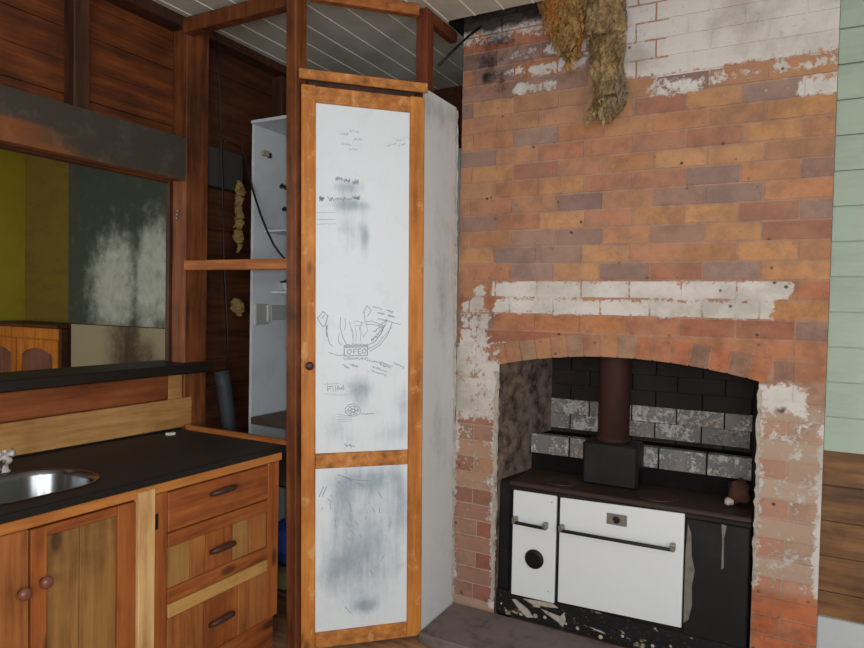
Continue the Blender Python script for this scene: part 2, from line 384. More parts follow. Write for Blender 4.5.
boards_x('bare_boards', .167, 2.0, bz[::-1], 3.345, M['bare_board'], wr, .014, .007)
k = MB(); k.box(.167, 2.0, 3.306, 3.3115, 1.03, CZ); k.build('lap_backing', M['green'], wr); k = MB(); k.box(.167, 2.0, 3.352, 3.3565, .0, 1.018); k.build('lap_backing', M['bare_board'], wr)
k = MB(); k.box(.167, 2.0, 3.385, 3.40, FZ, CZ); k.build('wall_backing', M['soot'], wr)
box('baseboard_back', M['white_base'], (.167, 2.0, 3.31, 3.355, FZ, .285), wr, .004)
# right wall and rear wall, each with a window opening that lets the daylight in
def wall_hole(name, axis, pos, a0, a1, h0, h1, za, zb, m):
    k = MB()
    def B(p0, p1, z0, z1):
        if axis == 'y': k.box(p0, p1, pos, pos + .06, z0, z1)
        else: k.box(pos, pos + .06, p0, p1, z0, z1)
    B(a0, h0, FZ, CZ); B(h1, a1, FZ, CZ); B(h0, h1, FZ, za); B(h0, h1, zb, CZ)
    return struct(k.build(name, m))
wall_hole('wall_rear', 'y', -1.76, -2.9, 2.06, -.6, 1.4, .8, 2.5, M['roomwall'])
wall_hole('wall_right', 'x', 2.0, -1.7, 3.4, -.6, .9, .8, 2.5, M['roomwall'])
def win_frame(name, axis, pos, h0, h1, za, zb):
    k = MB(); m = (h0 + h1) / 2; t = .045
    for a, b, c, d in ((h0, h0 + t, za, zb), (h1 - t, h1, za, zb), (m - t / 2, m + t / 2, za, zb), (h0, h1, za, za + t), (h0, h1, zb - t, zb), (h0, h1, (za + zb) / 2 - .02, (za + zb) / 2 + .02)):
        if axis == 'y': k.box(a, b, pos, pos + .04, c, d)
        else: k.box(pos, pos + .04, a, b, c, d)
    return struct(k.build(name, M['white_base']))
win_frame('window_1', 'y', -1.75, -.6, 1.4, .8, 2.5)
win_frame('window_2', 'x', 2.01, -.6, .9, .8, 2.5)

# room beyond the opening
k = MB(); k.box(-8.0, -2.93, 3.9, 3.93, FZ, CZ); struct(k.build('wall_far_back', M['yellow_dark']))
k = MB(); k.box(-6.9, -6.87, -1.7, 3.9, FZ, CZ); struct(k.build('wall_far_left', M['yellow']))
k = MB(); k.box(-8.0, -2.93, -1.75, -1.7, FZ, CZ); struct(k.build('wall_far_front', M['roomwall']))
def teal(s, t):  # pale mottled reflection on the board, painted into its colour
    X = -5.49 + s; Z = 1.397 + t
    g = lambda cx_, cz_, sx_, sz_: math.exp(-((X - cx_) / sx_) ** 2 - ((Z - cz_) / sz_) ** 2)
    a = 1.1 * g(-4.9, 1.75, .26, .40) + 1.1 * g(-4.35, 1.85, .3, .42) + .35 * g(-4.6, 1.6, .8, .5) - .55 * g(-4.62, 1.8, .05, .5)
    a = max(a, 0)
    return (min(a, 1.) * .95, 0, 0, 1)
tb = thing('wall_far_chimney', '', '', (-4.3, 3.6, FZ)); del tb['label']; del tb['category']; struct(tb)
k = MB(); grid_panel(k, (-5.49, 3.485, 1.397), (2.45, 0, 0), (0, 0, CZ - 1.397), 50, 40, teal); k.build('teal_board', stain_sheen_mat('dark teal board with painted sheen', C(52, 62, 56), C(176, 184, 178), .5, .4, (6, 6, 5)), tb)
k = MB(); k.box(-5.49, -3.04, 3.487, 3.89, 1.392, CZ); k.build('breast', M['soot'], tb)
def sooty(s, t):
    X = -5.47 + s; a = math.exp(-((X + 4.75) / .28) ** 2) * smooth(-.2, 1.1, t) * .9 + .55 * math.exp(-((X + 4.45) / .22) ** 2) * (1 - smooth(1.1, 1.5, t))
    return (min(1, a), 0, 0, 1)
k = MB(); grid_panel(k, (-5.47, 3.50, FZ), (2.41, 0, 0), (0, 0, 1.44), 40, 24, sooty); k.build('surround', stain_sheen_mat('smoked plaster surround', C(150, 142, 118), C(58, 40, 30), .8, .2, (3, 3, 1)), tb)
# dresser in the far room
ds = thing('dresser', 'honey coloured wooden dresser with arched doors seen through the opening', 'dresser', (-6.15, 3.6, FZ))
box('side', M['dresser_top'], (-5.53, -5.50, 3.43, 3.84, FZ, 1.345), ds)  # side coloured dark to stand for its unlit face
box('carcass', M['dresser'], (-6.82, -5.535, 3.45, 3.84, FZ, 1.345), ds)
box('top', M['dresser_top'], (-6.84, -5.495, 3.38, 3.86, 1.348, 1.378), ds, .006)
box('frieze', M['dresser'], (-6.82, -5.535, 3.425, 3.448, 1.25, 1.345), ds)
def arched(x0, x1, z0, z1, y0, y1, inset, rise, mb, hole):
    """a board x0..x1; hole True gives the frame around an arched opening, False the arched panel"""
    a0, a1, b0, b1 = x0 + inset, x1 - inset, z0 + inset, z1 - inset
    arc = [(a0 + (a1 - a0) * i / 10, b1 - rise + rise * math.sin(math.pi * i / 10)) for i in range(11)]
    if not hole:
        mb.poly_prism([(a0, y0, b0), (a1, y0, b0)] + [(x, y0, z) for x, z in arc[::-1]], (0, y1 - y0, 0)); return
    mb.box(x0, a0, y0, y1, z0, z1); mb.box(a1, x1, y0, y1, z0, z1); mb.box(a0, a1, y0, y1, z0, b0)
    mb.poly_prism([(a0, y0, z1)] + [(x, y0, z) for x, z in arc] + [(a1, y0, z1)], (0, y1 - y0, 0))
for xa, xb in ((-6.16, -5.545), (-6.80, -6.175)):
    k = MB(); arched(xa, xb, .45, 1.24, 3.426, 3.448, .075, .06, k, True); dr = k.build('door', M['dresser'], ds)
    k = MB(); arched(xa, xb, .45, 1.24, 3.436, 3.447, .07, .06, k, False); k.build('door_panel', M['dresser_panel'], dr)

# ================================================================== CHIMNEY
ch = thing('brick_chimney', 'wide red brick chimney breast with patches of old whitewash and an arched stove recess', 'chimney', (-.7, 3.5, FZ))
L0 = 1.755; CH = .086; XA0, XA1 = -1.312, -.090      # opening between the piers
AR_S, AR_C = 1.315, 1.385                               # springing and crown of the arch
half = (XA1 - XA0) / 2; xm = (XA0 + XA1) / 2; rise = AR_C - AR_S
RAD = (half * half + rise * rise) / (2 * rise); AZ = AR_C - RAD
RO = RAD + .112
def arch_out(x):
    d = RO * RO - (x - xm) ** 2
    return AZ + math.sqrt(d) if d > 0 else -9
RECTS = [ # x0,x1,z0,z1,amount,feather : whitewash left on the bricks
 (-.74, .2, 2.705, 3.2, 1.0, .012), (-1.6, -1.0, 2.99, 3.2, .58, .03), (-1.05, -.7, 2.87, 3.2, .9, .03),
 (-1.42, -1.2, 2.795, 2.865, .5, .02), (-1.12, -.9, 2.88, 2.95, .8, .015), (-1.18, -.88, 2.79, 2.86, .85, .012), (-1.27, -1.02, 2.705, 2.77, .8, .012), (-1.33, -1.14, 2.875, 2.94, .55, .015),
 (-.60, -.36, 2.60, 2.69, .55, .02), (-.33, -.09, 2.62, 2.70, .46, .02), (-.08, .17, 2.625, 2.70, .62, .015), (.03, .17, 2.53, 2.612, .95, .012), (-.3, .03, 2.535, 2.61, .28, .02),
 (-1.36, .012, 1.668, 1.752, 1.05, .012), (-1.345, -.035, 1.585, 1.664, 1.05, .014), (.04, .13, 1.68, 1.75, .35, .02),
 (-1.47, -1.405, 1.585, 1.74, .95, .015), (-1.53, -1.40, 1.575, 1.65, .8, .02), (-1.54, -1.36, 1.30, 1.60, .62, .02), (-1.36, -1.29, 1.36, 1.42, .5, .02),
 (-1.6, -1.29, 1.00, 1.34, .72, .03), (-1.6, -1.29, .62, 1.02, .30, .06), (-1.6, -1.29, .02, .62, .18, .1), (-1.345, -1.29, .0, 1.3, .85, .012), (-1.575, -1.552, .0, 1.4, .7, .008),
 (-.1, .10, 1.19, 1.305, .82, .02), (-.1, .17, .40, 1.25, .30, .03), (.142, .17, .4, 1.15, .8, .01), (-.1, -.07, .4, 1.3, .7, .01), (-.02, .06, 1.3, 1.33, .3, .01)]
SOOTS = [(-1.6, -1.05, 3.07, 3.3, 1.0, .05), (-1.6, -.95, 3.12, 3.4, 1.2, .02), (-1.48, -1.24, 2.955, 3.06, .55, .05), (-1.5, -1.12, 2.86, 2.94, .5, .03), (-1.45, -1.30, 2.78, 2.86, .62, .03), (-1.56, -1.3, 2.7, 2.77, .3, .03),
 (-.03, .03, 1.16, 1.215, .7, .02), (-1.48, -1.40, 1.10, 1.16, .35, .02), (-1.5, -1.36, .16, .25, .45, .03), (-1.56, -1.42, .33, .40, .3, .03), (-1.45, -1.31, .0, .10, .35, .03), (-1.46, -1.36, .45, .52, .3, .03)]
HAZE = [(-.1, .17, .40, 1.22, .72, .02), (-1.6, -1.29, .0, 1.02, .62, .08), (-1.6, .2, 1.76, 2.72, .16, .05), (-.75, .2, 2.55, 2.71, .25, .04)]
def amt(R, x, z):
    m = 0
    for x0, x1, z0, z1, a, f in R:
        w = smooth(x0 - f, x0 + f, x) * (1 - smooth(x1 - f, x1 + f, x)) * smooth(z0 - f, z0 + f, z) * (1 - smooth(z1 - f, z1 + f, z))
        m = max(m, a * w)
    return m
def pt(x, z, kw=1.0): return (min(1, amt(RECTS, x, z) * kw), min(1, amt(SOOTS, x, z)), amt(HAZE, x, z), 1)
ORANGE = [C(166, 117, 77, K), C(160, 111, 74, K), C(160, 107, 72, K), C(152, 107, 76, K), C(170, 121, 78, K)]
GREYS = [C(124, 98, 92, K), C(116, 92, 88, K), C(134, 102, 90, K), C(128, 104, 96, K)]
REDS = [C(150, 98, 74, K), C(154, 101, 74, K), C(144, 92, 72, K), C(158, 106, 78, K)]
def brick_col(x, z):
    r = random.random()
    if z > 1.78 and z < 2.72: c = random.choice(GREYS) if r < .24 else (random.choice(REDS) if r < .38 else random.choice(ORANGE))
    elif z > 2.7: c = random.choice(REDS) if r < .7 else random.choice(GREYS)
    elif z > 1.3: c = random.choice(REDS) if r < .62 else (random.choice(ORANGE) if r < .85 else random.choice(GREYS))
    elif x > -.5: c = C(170, 96, 62, K) if z < .41 else random.choice((C(158, 112, 94, K), C(160, 98, 76, K), C(150, 118, 100, K)))
    else: c = C(134, 80, 66, K) if r < .55 else (C(140, 104, 86, K) if r < .8 else C(150, 112, 84, K))
    j = random.uniform(.88, 1.1)
    return (c[0] * j, c[1] * j, c[2] * j, 1)
def add_brick(k, outline, col, y=DY, depth=.13, rough=.0015, hz=None):
    """one brick: outline in the wall face (x,z), subdivided face so paint can break up"""
    bm = k.bm; lc = bm.loops.layers.float_color.get('col') or bm.loops.layers.float_color.new('col')
    lp = bm.loops.layers.float_color.get('pt') or bm.loops.layers.float_color.new('pt')
    hz = random.uniform(.55, 1.15) if hz is None else hz
    (ax, az), (bx, bz), (cx, cz), (dx, dz) = outline      # bl, br, tr, tl
    W = max(abs(bx - ax), abs(cx - dx)); H = max(abs(dz - az), abs(cz - bz))
    nu = max(2, int(W / .03)); nv = max(2, int(H / .028)); yy = y + random.uniform(-.001, .001)
    fr = []
    for j in range(nv + 1):
        row = []
        for i in range(nu + 1):
            s, t = i / nu, j / nv
            x = (ax * (1 - s) + bx * s) * (1 - t) + (dx * (1 - s) + cx * s) * t
            z = (az * (1 - s) + bz * s) * (1 - t) + (dz * (1 - s) + cz * s) * t
            edge = i in (0, nu) or j in (0, nv)
            q = noise.noise(Vector((x * 30, z * 30, 3.1)))
            row.append(bm.verts.new((x + (q * .0022 if edge else 0), yy + (.002 if edge else 0) + q * rough, z + (q * .0022 if edge else 0))))
        fr.append(row)
    faces = []
    for j in range(nv):
        for i in range(nu): faces.append(bm.faces.new((fr[j][i], fr[j][i + 1], fr[j + 1][i + 1], fr[j + 1][i])))
    ring = fr[0] + [fr[j][nu] for j in range(1, nv + 1)] + fr[nv][nu - 1::-1] + [fr[j][0] for j in range(nv - 1, 0, -1)]
    back = [bm.verts.new((v.co.x, yy + depth, v.co.z)) for v in ring]
    for i in range(len(ring)):
        j = (i + 1) % len(ring); faces.append(bm.faces.new((ring[i], back[i], back[j], ring[j])))
    for f in faces:
        for l in f.loops:
            q_ = pt(l.vert.co.x, l.vert.co.z); l[lc] = col; l[lp] = (q_[0], q_[1], min(1, q_[2] * hz), 1)
JN = .0045
kb = MB()
def row_bricks(z0, x0, x1, first):
    """bricks laid from the right end x1 leftwards"""
    x = x1; w = first
    while x > x0 + .02:
        xl = max(x - w, x0)
        if xl - x0 < .05: xl = x0
        yield xl, x
        x = xl; w = random.choice((.229, .232, .235))
r = -4
for r in range(-3, 19):
    z0 = L0 + r * CH
    j0 = .115 if r % 2 else .262
    if r % 2: j0 = .122
    for xa, xb in row_bricks(z0, XL, XR, j0):
        if z0 > CZ + .07 and xa > -1.1: pass
        add_brick(kb, [(xa + JN, z0 + JN), (xb - JN, z0 + JN), (xb - JN, z0 + CH - JN), (xa + JN, z0 + CH - JN)], brick_col(xa, z0))
# haunch rows, cut to the curve of the arch
for r in (-4, -5):
    z0 = L0 + r * CH; z1 = z0 + CH
    for side in (0, 1):
        def xcut(z):
            d = RO * RO - (z - AZ) ** 2; h = math.sqrt(max(d, 0))
            lim = half + .055
            return xm - min(h, lim) if side == 0 else xm + min(h, lim)
        a, b = xcut(z0), xcut(z1 - JN)
        if side == 0: segs = [(XL, min(XL + .12, a - .02)), (XL + .12, None)]
        else: segs = [(None, XR - .125), (XR - .125, XR)]
        for s0, s1 in segs:
            if side == 0: o = [(s0 + JN, z0 + JN), ((s1 if s1 else a) - JN, z0 + JN), ((s1 if s1 else b) - JN, z1 - JN), (s0 + JN, z1 - JN)]
            else: o = [((s0 if s0 else a) + JN, z0 + JN), (s1 - JN, z0 + JN), (s1 - JN, z1 - JN), ((s0 if s0 else b) + JN, z1 - JN)]
            if o[1][0] - o[0][0] > .02 or o[2][0] - o[3][0] > .02:
                if o[1][0] - o[0][0] < .004: o[1] = (o[0][0] + .004, o[1][1])
                if o[2][0] - o[3][0] < .004: o[2] = (o[3][0] + .004, o[2][1])
                add_brick(kb, o, brick_col(s0 if s0 else a, z0))
# piers
for r in range(-20, -5):
    z0 = L0 + r * CH
    for x0, x1 in ((XL, XA0), (XA1, XR)):
        cut = [x0, x1] if r % 2 else [x0, (x0 + x1) / 2 + random.uniform(-.015, .015), x1]
        for xa, xb in zip(cut, cut[1:]):
            add_brick(kb, [(xa + JN, z0 + JN), (xb - JN, z0 + JN), (xb - JN, z0 + CH - JN), (xa + JN, z0 + CH - JN)], brick_col(xa, z0), rough=.004, hz=(random.uniform(.9, 1.25) if r % 2 else random.uniform(.2, .7)) * (1 if x0 > -1 else .45))
kb.build('brickwork', M['brick'], ch)
# arch of bricks on end
ka = MB(); NA = 16; th = math.asin((half + .03) / RAD)
for i in range(NA):
    t0 = -th + 2 * th * i / NA; t1 = -th + 2 * th * (i + 1) / NA; g = .004 / RAD
    P = lambda t, R: (xm + R * math.sin(t), AZ + R * math.cos(t))
    add_brick(ka, [P(t0 + g, RAD), P(t1 - g, RAD), P(t1 - g, RO - .006), P(t0 + g, RO - .006)], random.choice([C(160, 104, 74, K), C(158, 98, 72, K), C(130, 100, 84, K), C(166, 102, 74, K), C(158, 106, 76, K)]) if i > 8 else random.choice([C(156, 110, 78, K), C(138, 110, 88, K), C(148, 106, 80, K)]), depth=.11)
ka.build('brick_arch', M['brick'], ch)
# mortar bed behind the brick faces
km = MB(); bm = km.bm; lc = bm.loops.layers.float_color.new('col'); lp = bm.loops.layers.float_color.new('pt')
MC = C(160, 122, 102, 1.15); YM = DY + .0065
def mortar(x0, x1, zlo, zhi, nx, nz):
    vs = []
    for i in range(nx + 1):
        x = x0 + (x1 - x0) * i / nx; a = zlo(x); b = zhi(x)
        vs.append([bm.verts.new((x, YM, a + (b - a) * j / nz)) for j in range(nz + 1)])
    fs = []
    for i in range(nx):
        for j in range(nz): fs.append(bm.faces.new((vs[i][j], vs[i + 1][j], vs[i + 1][j + 1], vs[i][j + 1])))
    for f in fs:
        for l in f.loops: l[lc] = MC; X_, Z_ = l.vert.co.x, l.vert.co.z; l[lp] = pt(X_, Z_, (.62 if 1.57 < Z_ < 1.76 else 1.) if not (Z_ > 2.69 and X_ < -.5) else .45)
arch_in = lambda x: AZ + math.sqrt(max(RAD * RAD - (x - xm) ** 2, 0)) + .003
mortar(XL + .003, XA0, lambda x: FZ, lambda x: 3.3, 10, 100)
mortar(XA1, XR - .003, lambda x: FZ, lambda x: 3.3, 10, 100)
mortar(XA0, XA1, arch_in, lambda x: 3.3, 42, 62)
for (x_, sg) in ((XR - .0065, 1), (XL + .0065, -1)):   # joints on the returns
    f_ = bm.faces.new([bm.verts.new(p) for p in ((x_, YM, FZ), (x_, YM + .135, FZ), (x_, YM + .135, 3.3), (x_, YM, 3.3))])
    for l in f_.loops: l[lc] = MC; l[lp] = (0, 0, .3, 1)
km.build('mortar', M['brick'], ch)
# solid masonry behind, and the recess
k = MB()
k.box(XL + .014, XA0, DY + .010, 3.94, FZ, 3.4); k.box(XA1, XR - .014, DY + .010, 3.94, FZ, 3.4)
pts = [(x_, DY + .010, arch_in(x_)) for x_ in [XA0 + (XA1 - XA0) * i / 16 for i in range(17)]]
k.poly_prism(pts + [(XA1, DY + .010, 1.70), (XA0, DY + .010, 1.70)], (0, .10, 0))
k.box(XA0, XA1, DY + .106, 3.94, 1.62, 1.70); k.box(XA0, XA1, DY + .010, 3.94, 1.70, 3.4); k.box(XA0, XA1, 3.76, 3.94, FZ, 1.62)
k.build('masonry_core', M['soot'], ch)
# recess lining: splayed left side, bricks of the back with worn whitewash below the soot line
k = MB(); fb = k.bm; fc = fb.loops.layers.float_color.new('col'); 
def lin_face(p, q, z0, z1, fn, nu, nv):
    lpp = fb.loops.layers.float_color.get('pt') or fb.loops.layers.float_color.new('pt')
    n0 = len(fb.faces); grid_panel(k, (p[0], p[1], z0), (q[0] - p[0], q[1] - p[1], 0), (0, 0, z1 - z0), nu, nv, fn)
    fb.faces.ensure_lookup_table()
    for f in fb.faces[n0:]:
        for l in f.loops: l[fc] = C(96, 84, 78)
lin_face((XA0 + .002, DY + .01), (-1.19, 3.71), FZ, 1.62, lambda s, t: (.0 + .3 * smooth(.42, .5, s), .50, .25, 1), 12, 30)
k.build('recess_side', M['brick'], ch)
k = MB(); fb = k.bm; fc = fb.loops.layers.float_color.new('col')
lin_face((-.13, 3.71), (XA1 - .002, DY + .01), FZ, 1.62, lambda s, t: (.3, .8, 0, 1), 8, 24)
k.build('recess_side', M['brick'], ch)
kk = MB(); 
def back_brick(x0, x1, z0, z1, y, w, s):
    bm2 = kk.bm; a = bm2.loops.layers.float_color.get('col') or bm2.loops.layers.float_color.new('col'); b2 = bm2.loops.layers.float_color.get('pt') or bm2.loops.layers.float_color.new('pt')
    vs0 = set(bm2.faces); kk.box(x0, x1, y, y + .05, z0, z1)
    for f in bm2.faces:
        if f not in vs0:
            for l in f.loops: l[a] = C(116, 118, 118); l[b2] = (w, s, 0, 1)
z = .40; rr = 0
while z < 1.62:
    x = -1.20 + (.0 if rr % 2 else -.11)
    while x < -.12:
        xa = max(x, -1.20); xb = min(x + .23, -.12)
        if xb - xa > .02:
            zc = z + .04; right = xa > -.62
            if .90 < zc < 1.125: w, s = random.uniform(.34, .5), (random.uniform(.28, .36) if not right else random.uniform(.32, .42))
            elif zc < .9: w, s = .3, .8
            else: w, s = .1, 1.0
            back_brick(xa + .001, xb - .001, z + .001, z + CH - .001, 3.70, w, s)
        x += .236
    z += CH; rr += 1
kk.build('recess_back', M['brick'], ch)
k = MB(); k.box(-1.21, -.11, 3.712, 3.755, FZ, 1.62); k.build('recess_joint_bed', M['soot'], ch)
kk = MB()
for xa, xb in ((-1.255, -1.02), (-1.015, -.79), (-.785, -.55), (-.545, -.32), (-.315, -.115)):
    left = xb < -.7
    back_brick(xa, xb - .004, .80, .905, 3.50, random.uniform(.34, .46), random.uniform(.26, .34) if left else random.uniform(.3, .4))
kk.build('recess_ledge', M['brick'], ch)
k = MB(); k.box(-1.25, -.115, 3.506, 3.70, .45, .895); k.build('ledge_bed', M['soot'], ch)
# black smoked cement that fills between stove and piers
k = MB(); k.box(XA0 + .003, -1.238, DY + .03, DY + .4, FZ, .70); k.bevel(.01); k.build('stove_infill', M['iron'], ch)
# crumbling plaster on the left arris of the recess
def rag(name, path, w, m, parent, n=40, y=DY - .003):
    k = MB(); L = []; Rr = []
    for i in range(n):
        t = i / (n - 1); x = path[0][0] + (path[1][0] - path[0][0]) * t; z = path[0][1] + (path[1][1] - path[0][1]) * t
        x += random.uniform(-.004, .004)
        L.append((x - w * random.uniform(.1, .55), y, z)); Rr.append((x + w * random.uniform(.1, .5), y - random.uniform(0, .003), z))
    L = [(k.bm.verts.new(p), k.bm.verts.new((p[0] - .002, p[1] + .012, p[2]))) for p in L]; Rr = [(k.bm.verts.new(p), k.bm.verts.new((p[0] + .002, p[1] + .012, p[2]))) for p in Rr]
    for i in range(n - 1):
        k.bm.faces.new((L[i][0], Rr[i][0], Rr[i + 1][0], L[i + 1][0])); k.bm.faces.new((L[i][0], L[i + 1][0], L[i + 1][1], L[i][1])); k.bm.faces.new((Rr[i][0], Rr[i][1], Rr[i + 1][1], Rr[i + 1][0]))
    return k.build(name, m, parent)
rag('plaster_edge', ((-1.322, .05), (-1.322, 1.28)), .03, M['plaster'], ch, 44)
rag('plaster_edge', ((XA1 + .006, .42), (XA1 + .006, 1.28)), .02, M['plaster'], ch, 34)

# hearth slab
struct(box('floor_hearth', M['hearth'], (-1.548, 1.0, 2.775, 3.172, FZ - .02, -.004), None, .008))

# ================================================================== STOVE
st = thing('wood_stove', 'old white enamel and black iron wood stove built into the brick recess', 'stove', (-.7, 3.3, -.004))
SY = DY - .006          # front plane of the doors
box('body', M['iron'], (-1.236, -.10, DY + .018, 3.49, -.004, .69), st, .008)
box('plinth', M['iron_peel'], (-1.30, -.095, DY + .004, DY + .02, -.004, .125), st, .004)
k = MB(); k.box(-1.235, -.10, DY - .012, 3.495, .688, .712); k.bevel(.006); tp = k.build('hotplate', M['plate_rust'], st)
for cx, cy, rr in ((-1.0, 3.30, .09), (-.52, 3.30, .10)):
    k = MB(); k.lathe((cx, cy, .712), (0, 0, 1), [(0, rr), (.005, rr), (.006, rr - .008)], 28); k.build('hotplate_lid', M['plate_rust'], tp)
# a thin iron nosing under the hotplate
box('nosing', M['iron'], (-1.232, -.10, DY + .0, DY + .017, .665, .686), st, .003)
box('flue_collar', M['iron'], (-.90, -.62, 3.33, 3.49, .712, .935), st, .012)
fd = MB(); fd.obox((-1.213, SY, .118), (.232, 0, .004), (0, 0, .548), (0, .02, 0)); fd.bevel(.004, 2); fd = fd.build('firebox_door', M['white_enamel'], st)
od = MB(); od.obox((-.963, SY, .134), (.588, 0, .018), (0, 0, .532), (0, .02, 0)); od.bevel(.004, 2); od = od.build('oven_door', M['white_enamel'], st)
def door_handle(x0, x1, z0, z1, par):
    k = MB(); k.tube([(x0, SY - .036, z0 - .008), (x1, SY - .036, z1 - .008)], .0085, 10); h = k.build('handle', M['handle_black'], par)
    for x_, z_ in ((x0, z0), (x1, z1)):
        k = MB(); k.box(x_ - .011, x_ + .011, SY - .044, SY - .0005, z_ - .016, z_ + .016); k.bevel(.004, 2); k.build('handle_bracket', M['nickel'], par)
door_handle(-1.192, -1.03, .518, .516, fd)
door_handle(-.945, -.42, .52, .527, od)
k = MB(); k.lathe((-1.09, SY - .0005, .328), (0, -1, 0), [(0, .05), (.006, .05), (.012, .044), (.014, .036), (.010, .034)], 28); vt = k.build('vent', M['handle_black'], fd)
k = MB()
for q in range(6):
    a = q * math.pi / 3; k.obox((-1.09 + .02 * math.cos(a) - .004, SY - .016, .328 + .02 * math.sin(a) - .004), (.008, 0, 0), (0, 0, .008), (0, .004, 0))
k.build('vent_wheel', M['iron'], fd)
k = MB(); k.box(-.728, -.632, SY - .006, SY - .0005, .577, .632); k.bevel(.003, 2); bd = k.build('badge', M['nickel'], od)
k = MB(); k.lathe((-.682, SY - .006, .603), (0, -1, 0), [(0, .018), (.003, .017), (.005, .010)], 18); k.build('badge_boss', M['iron'], od)
k = MB(); k.lathe((-.694, SY - .006, .598), (0, -1, 0), [(0, .005), (.006, .004)], 10); k.build('badge_stud', M['chrome'], od)
for x_, z_ in ((-1.012, .178), (-1.005, .635)):
    k = MB(); k.lathe((x_, SY - .0005, z_), (0, -1, 0), [(0, .0035), (.002, .003)], 8); k.build('screw', M['nickel'], fd)
k = MB(); k.box(-.368, -.105, DY - .004, DY + .02, .126, .664); k.bevel(.004); rs = k.build('side_plate', M['iron'], st)
def ragged_patch(name, pts, y, m, parent, th=.004):
    k = MB(); k.poly_prism([(x, y, z) for x, z in pts], (0, th, 0)); return k.build(name, m, parent)
ragged_patch('cement_flake', [(-.366, .18), (-.345, .2), (-.332, .27), (-.335, .36), (-.325, .43), (-.34, .50), (-.345, .6), (-.36, .64), (-.367, .5)], DY - .008, M['cement'], st, .005)
ragged_patch('cement_flake', [(-.215, .46), (-.205, .47), (-.208, .60), (-.198, .66), (-.22, .665), (-.214, .58)], DY - .008, M['cement'], st, .005)
for pts in ([(-1.21, .088), (-1.19, .092), (-1.12, .055), (-1.09, .02), (-1.125, .012), (-1.17, .045)], [(-1.15, .105), (-1.08, .112), (-.99, .118), (-.96, .10), (-1.02, .092), (-1.1, .088)], [(-1.05, .075), (-.95, .06), (-.93, .085), (-.92, .05), (-.935, .01), (-.96, .03), (-1.02, .055)], [(-1.1, .085), (-1.06, .09), (-1.055, .08), (-1.09, .076)], [(-.80, .045), (-.74, .04), (-.72, .03), (-.77, .036)]):
    ragged_patch('peeled_patch', pts, DY + .001, M['plaster'], st, .004)
for x_, z_, r_ in ((-1.08, .03, .012), (-1.03, .035, .009), (-1.16, -.0 + .018, .008), (-.92, .03, .007), (-.86, .022, .009), (-.745, .008, .011), (-1.27, .05, .006), (-.64, .04, .008), (-.5, .03, .009), (-.42, .05, .007)):
    k = MB(); k.lathe((x_, DY + .004, z_), (0, -1, 0), [(0, r_), (.002, r_ * .8)], 9); k.build('paint_fleck', M['plaster'], st)
# flue pipe and the lump of rubble on the stove
k = MB(); k.lathe((-.762, 3.41, .937), (0, 0, 1), [(0, .086), (.02, .086), (.022, .079), (.45, .079), (.68, .079)], 28)
tag(k.build('flue_pipe', M['pipe_rust'], None, True), 'rust brown round flue pipe rising from the stove into the chimney', 'pipe')
def lump(name, c, r, m, label, cat, sq=(1, 1, 1), seed=0, sub=3, amp=.35, fr=3):
    k = MB(); bmesh.ops.create_icosphere(k.bm, subdivisions=sub, radius=1)
    for v in k.bm.verts:
        d = 1 + amp * noise.noise(v.co * fr * .5 + Vector((seed, 0, 0))) + amp * .4 * noise.noise(v.co * fr + Vector((seed * 2, 5, 0)))
        v.co = Vector((v.co.x * r * sq[0] * d, v.co.y * r * sq[1] * d, v.co.z * r * sq[2] * d)) + Vector(c)
    o = k.build(name, m, None, True); tag(o, label, cat); return o
lump('mortar_rubble', (-.165, 3.36, .774), .058, painted('rusty rubble', C(78, 54, 44), C(30, 26, 25), .7, .95, 20, .05, (1, 1, 1), .8), 'rusty lump of fallen rubble at the right end of the stove top', 'rubble', (.9, 1, 1.0), 3)
lump('brick_fragment', (-.20, 3.295, .738), .022, M['plaster'], 'small broken fragment lying in front of the rusty lump', 'rubble', (1, 1, .9), 9, 2)

# ================================================================== CORNER CUPBOARD (leans slightly)
cu = thing('corner_cupboard', 'tall corner cupboard with a scribbled white panelled door set diagonally beside the chimney', 'cupboard', (-1.95, 2.85, FZ))
A = Vector((-1.963, 2.392, 0)); B = Vector((-1.546, 2.809, 0)); U = (B - A).normalized(); NI = Vector((-U.y, U.x, 0)); DW = (B - A).length
def dbox(name, m, u0, u1, n0, n1, z0, z1, parent, bev=.003):
    k = MB(); k.obox(A + U * u0 + NI * n0 + Vector((0, 0, z0)), U * (u1 - u0), NI * (n1 - n0), (0, 0, z1 - z0)); k.bevel(bev)
    return k.build(name, m, parent, lean=True)
box('post', M['post'], (-2.042, -1.982, 2.376, 2.456, FZ, CZ - .005), cu, .004, True)
box('post', M['post_red'], (-1.628, -1.5635, 2.862, 2.93, FZ, CZ - .005), cu, .004, True)
dbox('header_rail', M['pine_d'], -.012, DW + .012, -.012, -.001, 2.646, 2.692, cu)
dbox('gap_shade_board', M['stud'], .03, DW - .04, .030, .048, 2.57, 2.70, cu, .002)  # dark board added behind the door-top gap so it reads as shade
dbox('top_rail', M['rail_x'], .045, DW - .02, .03, .07, 3.03, 3.085, cu)
box('crossrail', M['rail_x'], (-2.757, -2.05, 2.40, 2.445, 1.775, 1.826), cu, .004, True)
box('top_plate', M['post'], (-2.757, -2.05, 2.40, 2.46, 3.0, 3.075), cu, .004, True)
box('top_plate', M['post_red'], (-1.64, -1.594, 2.905, 3.168, 3.03, 3.085), cu, .004)
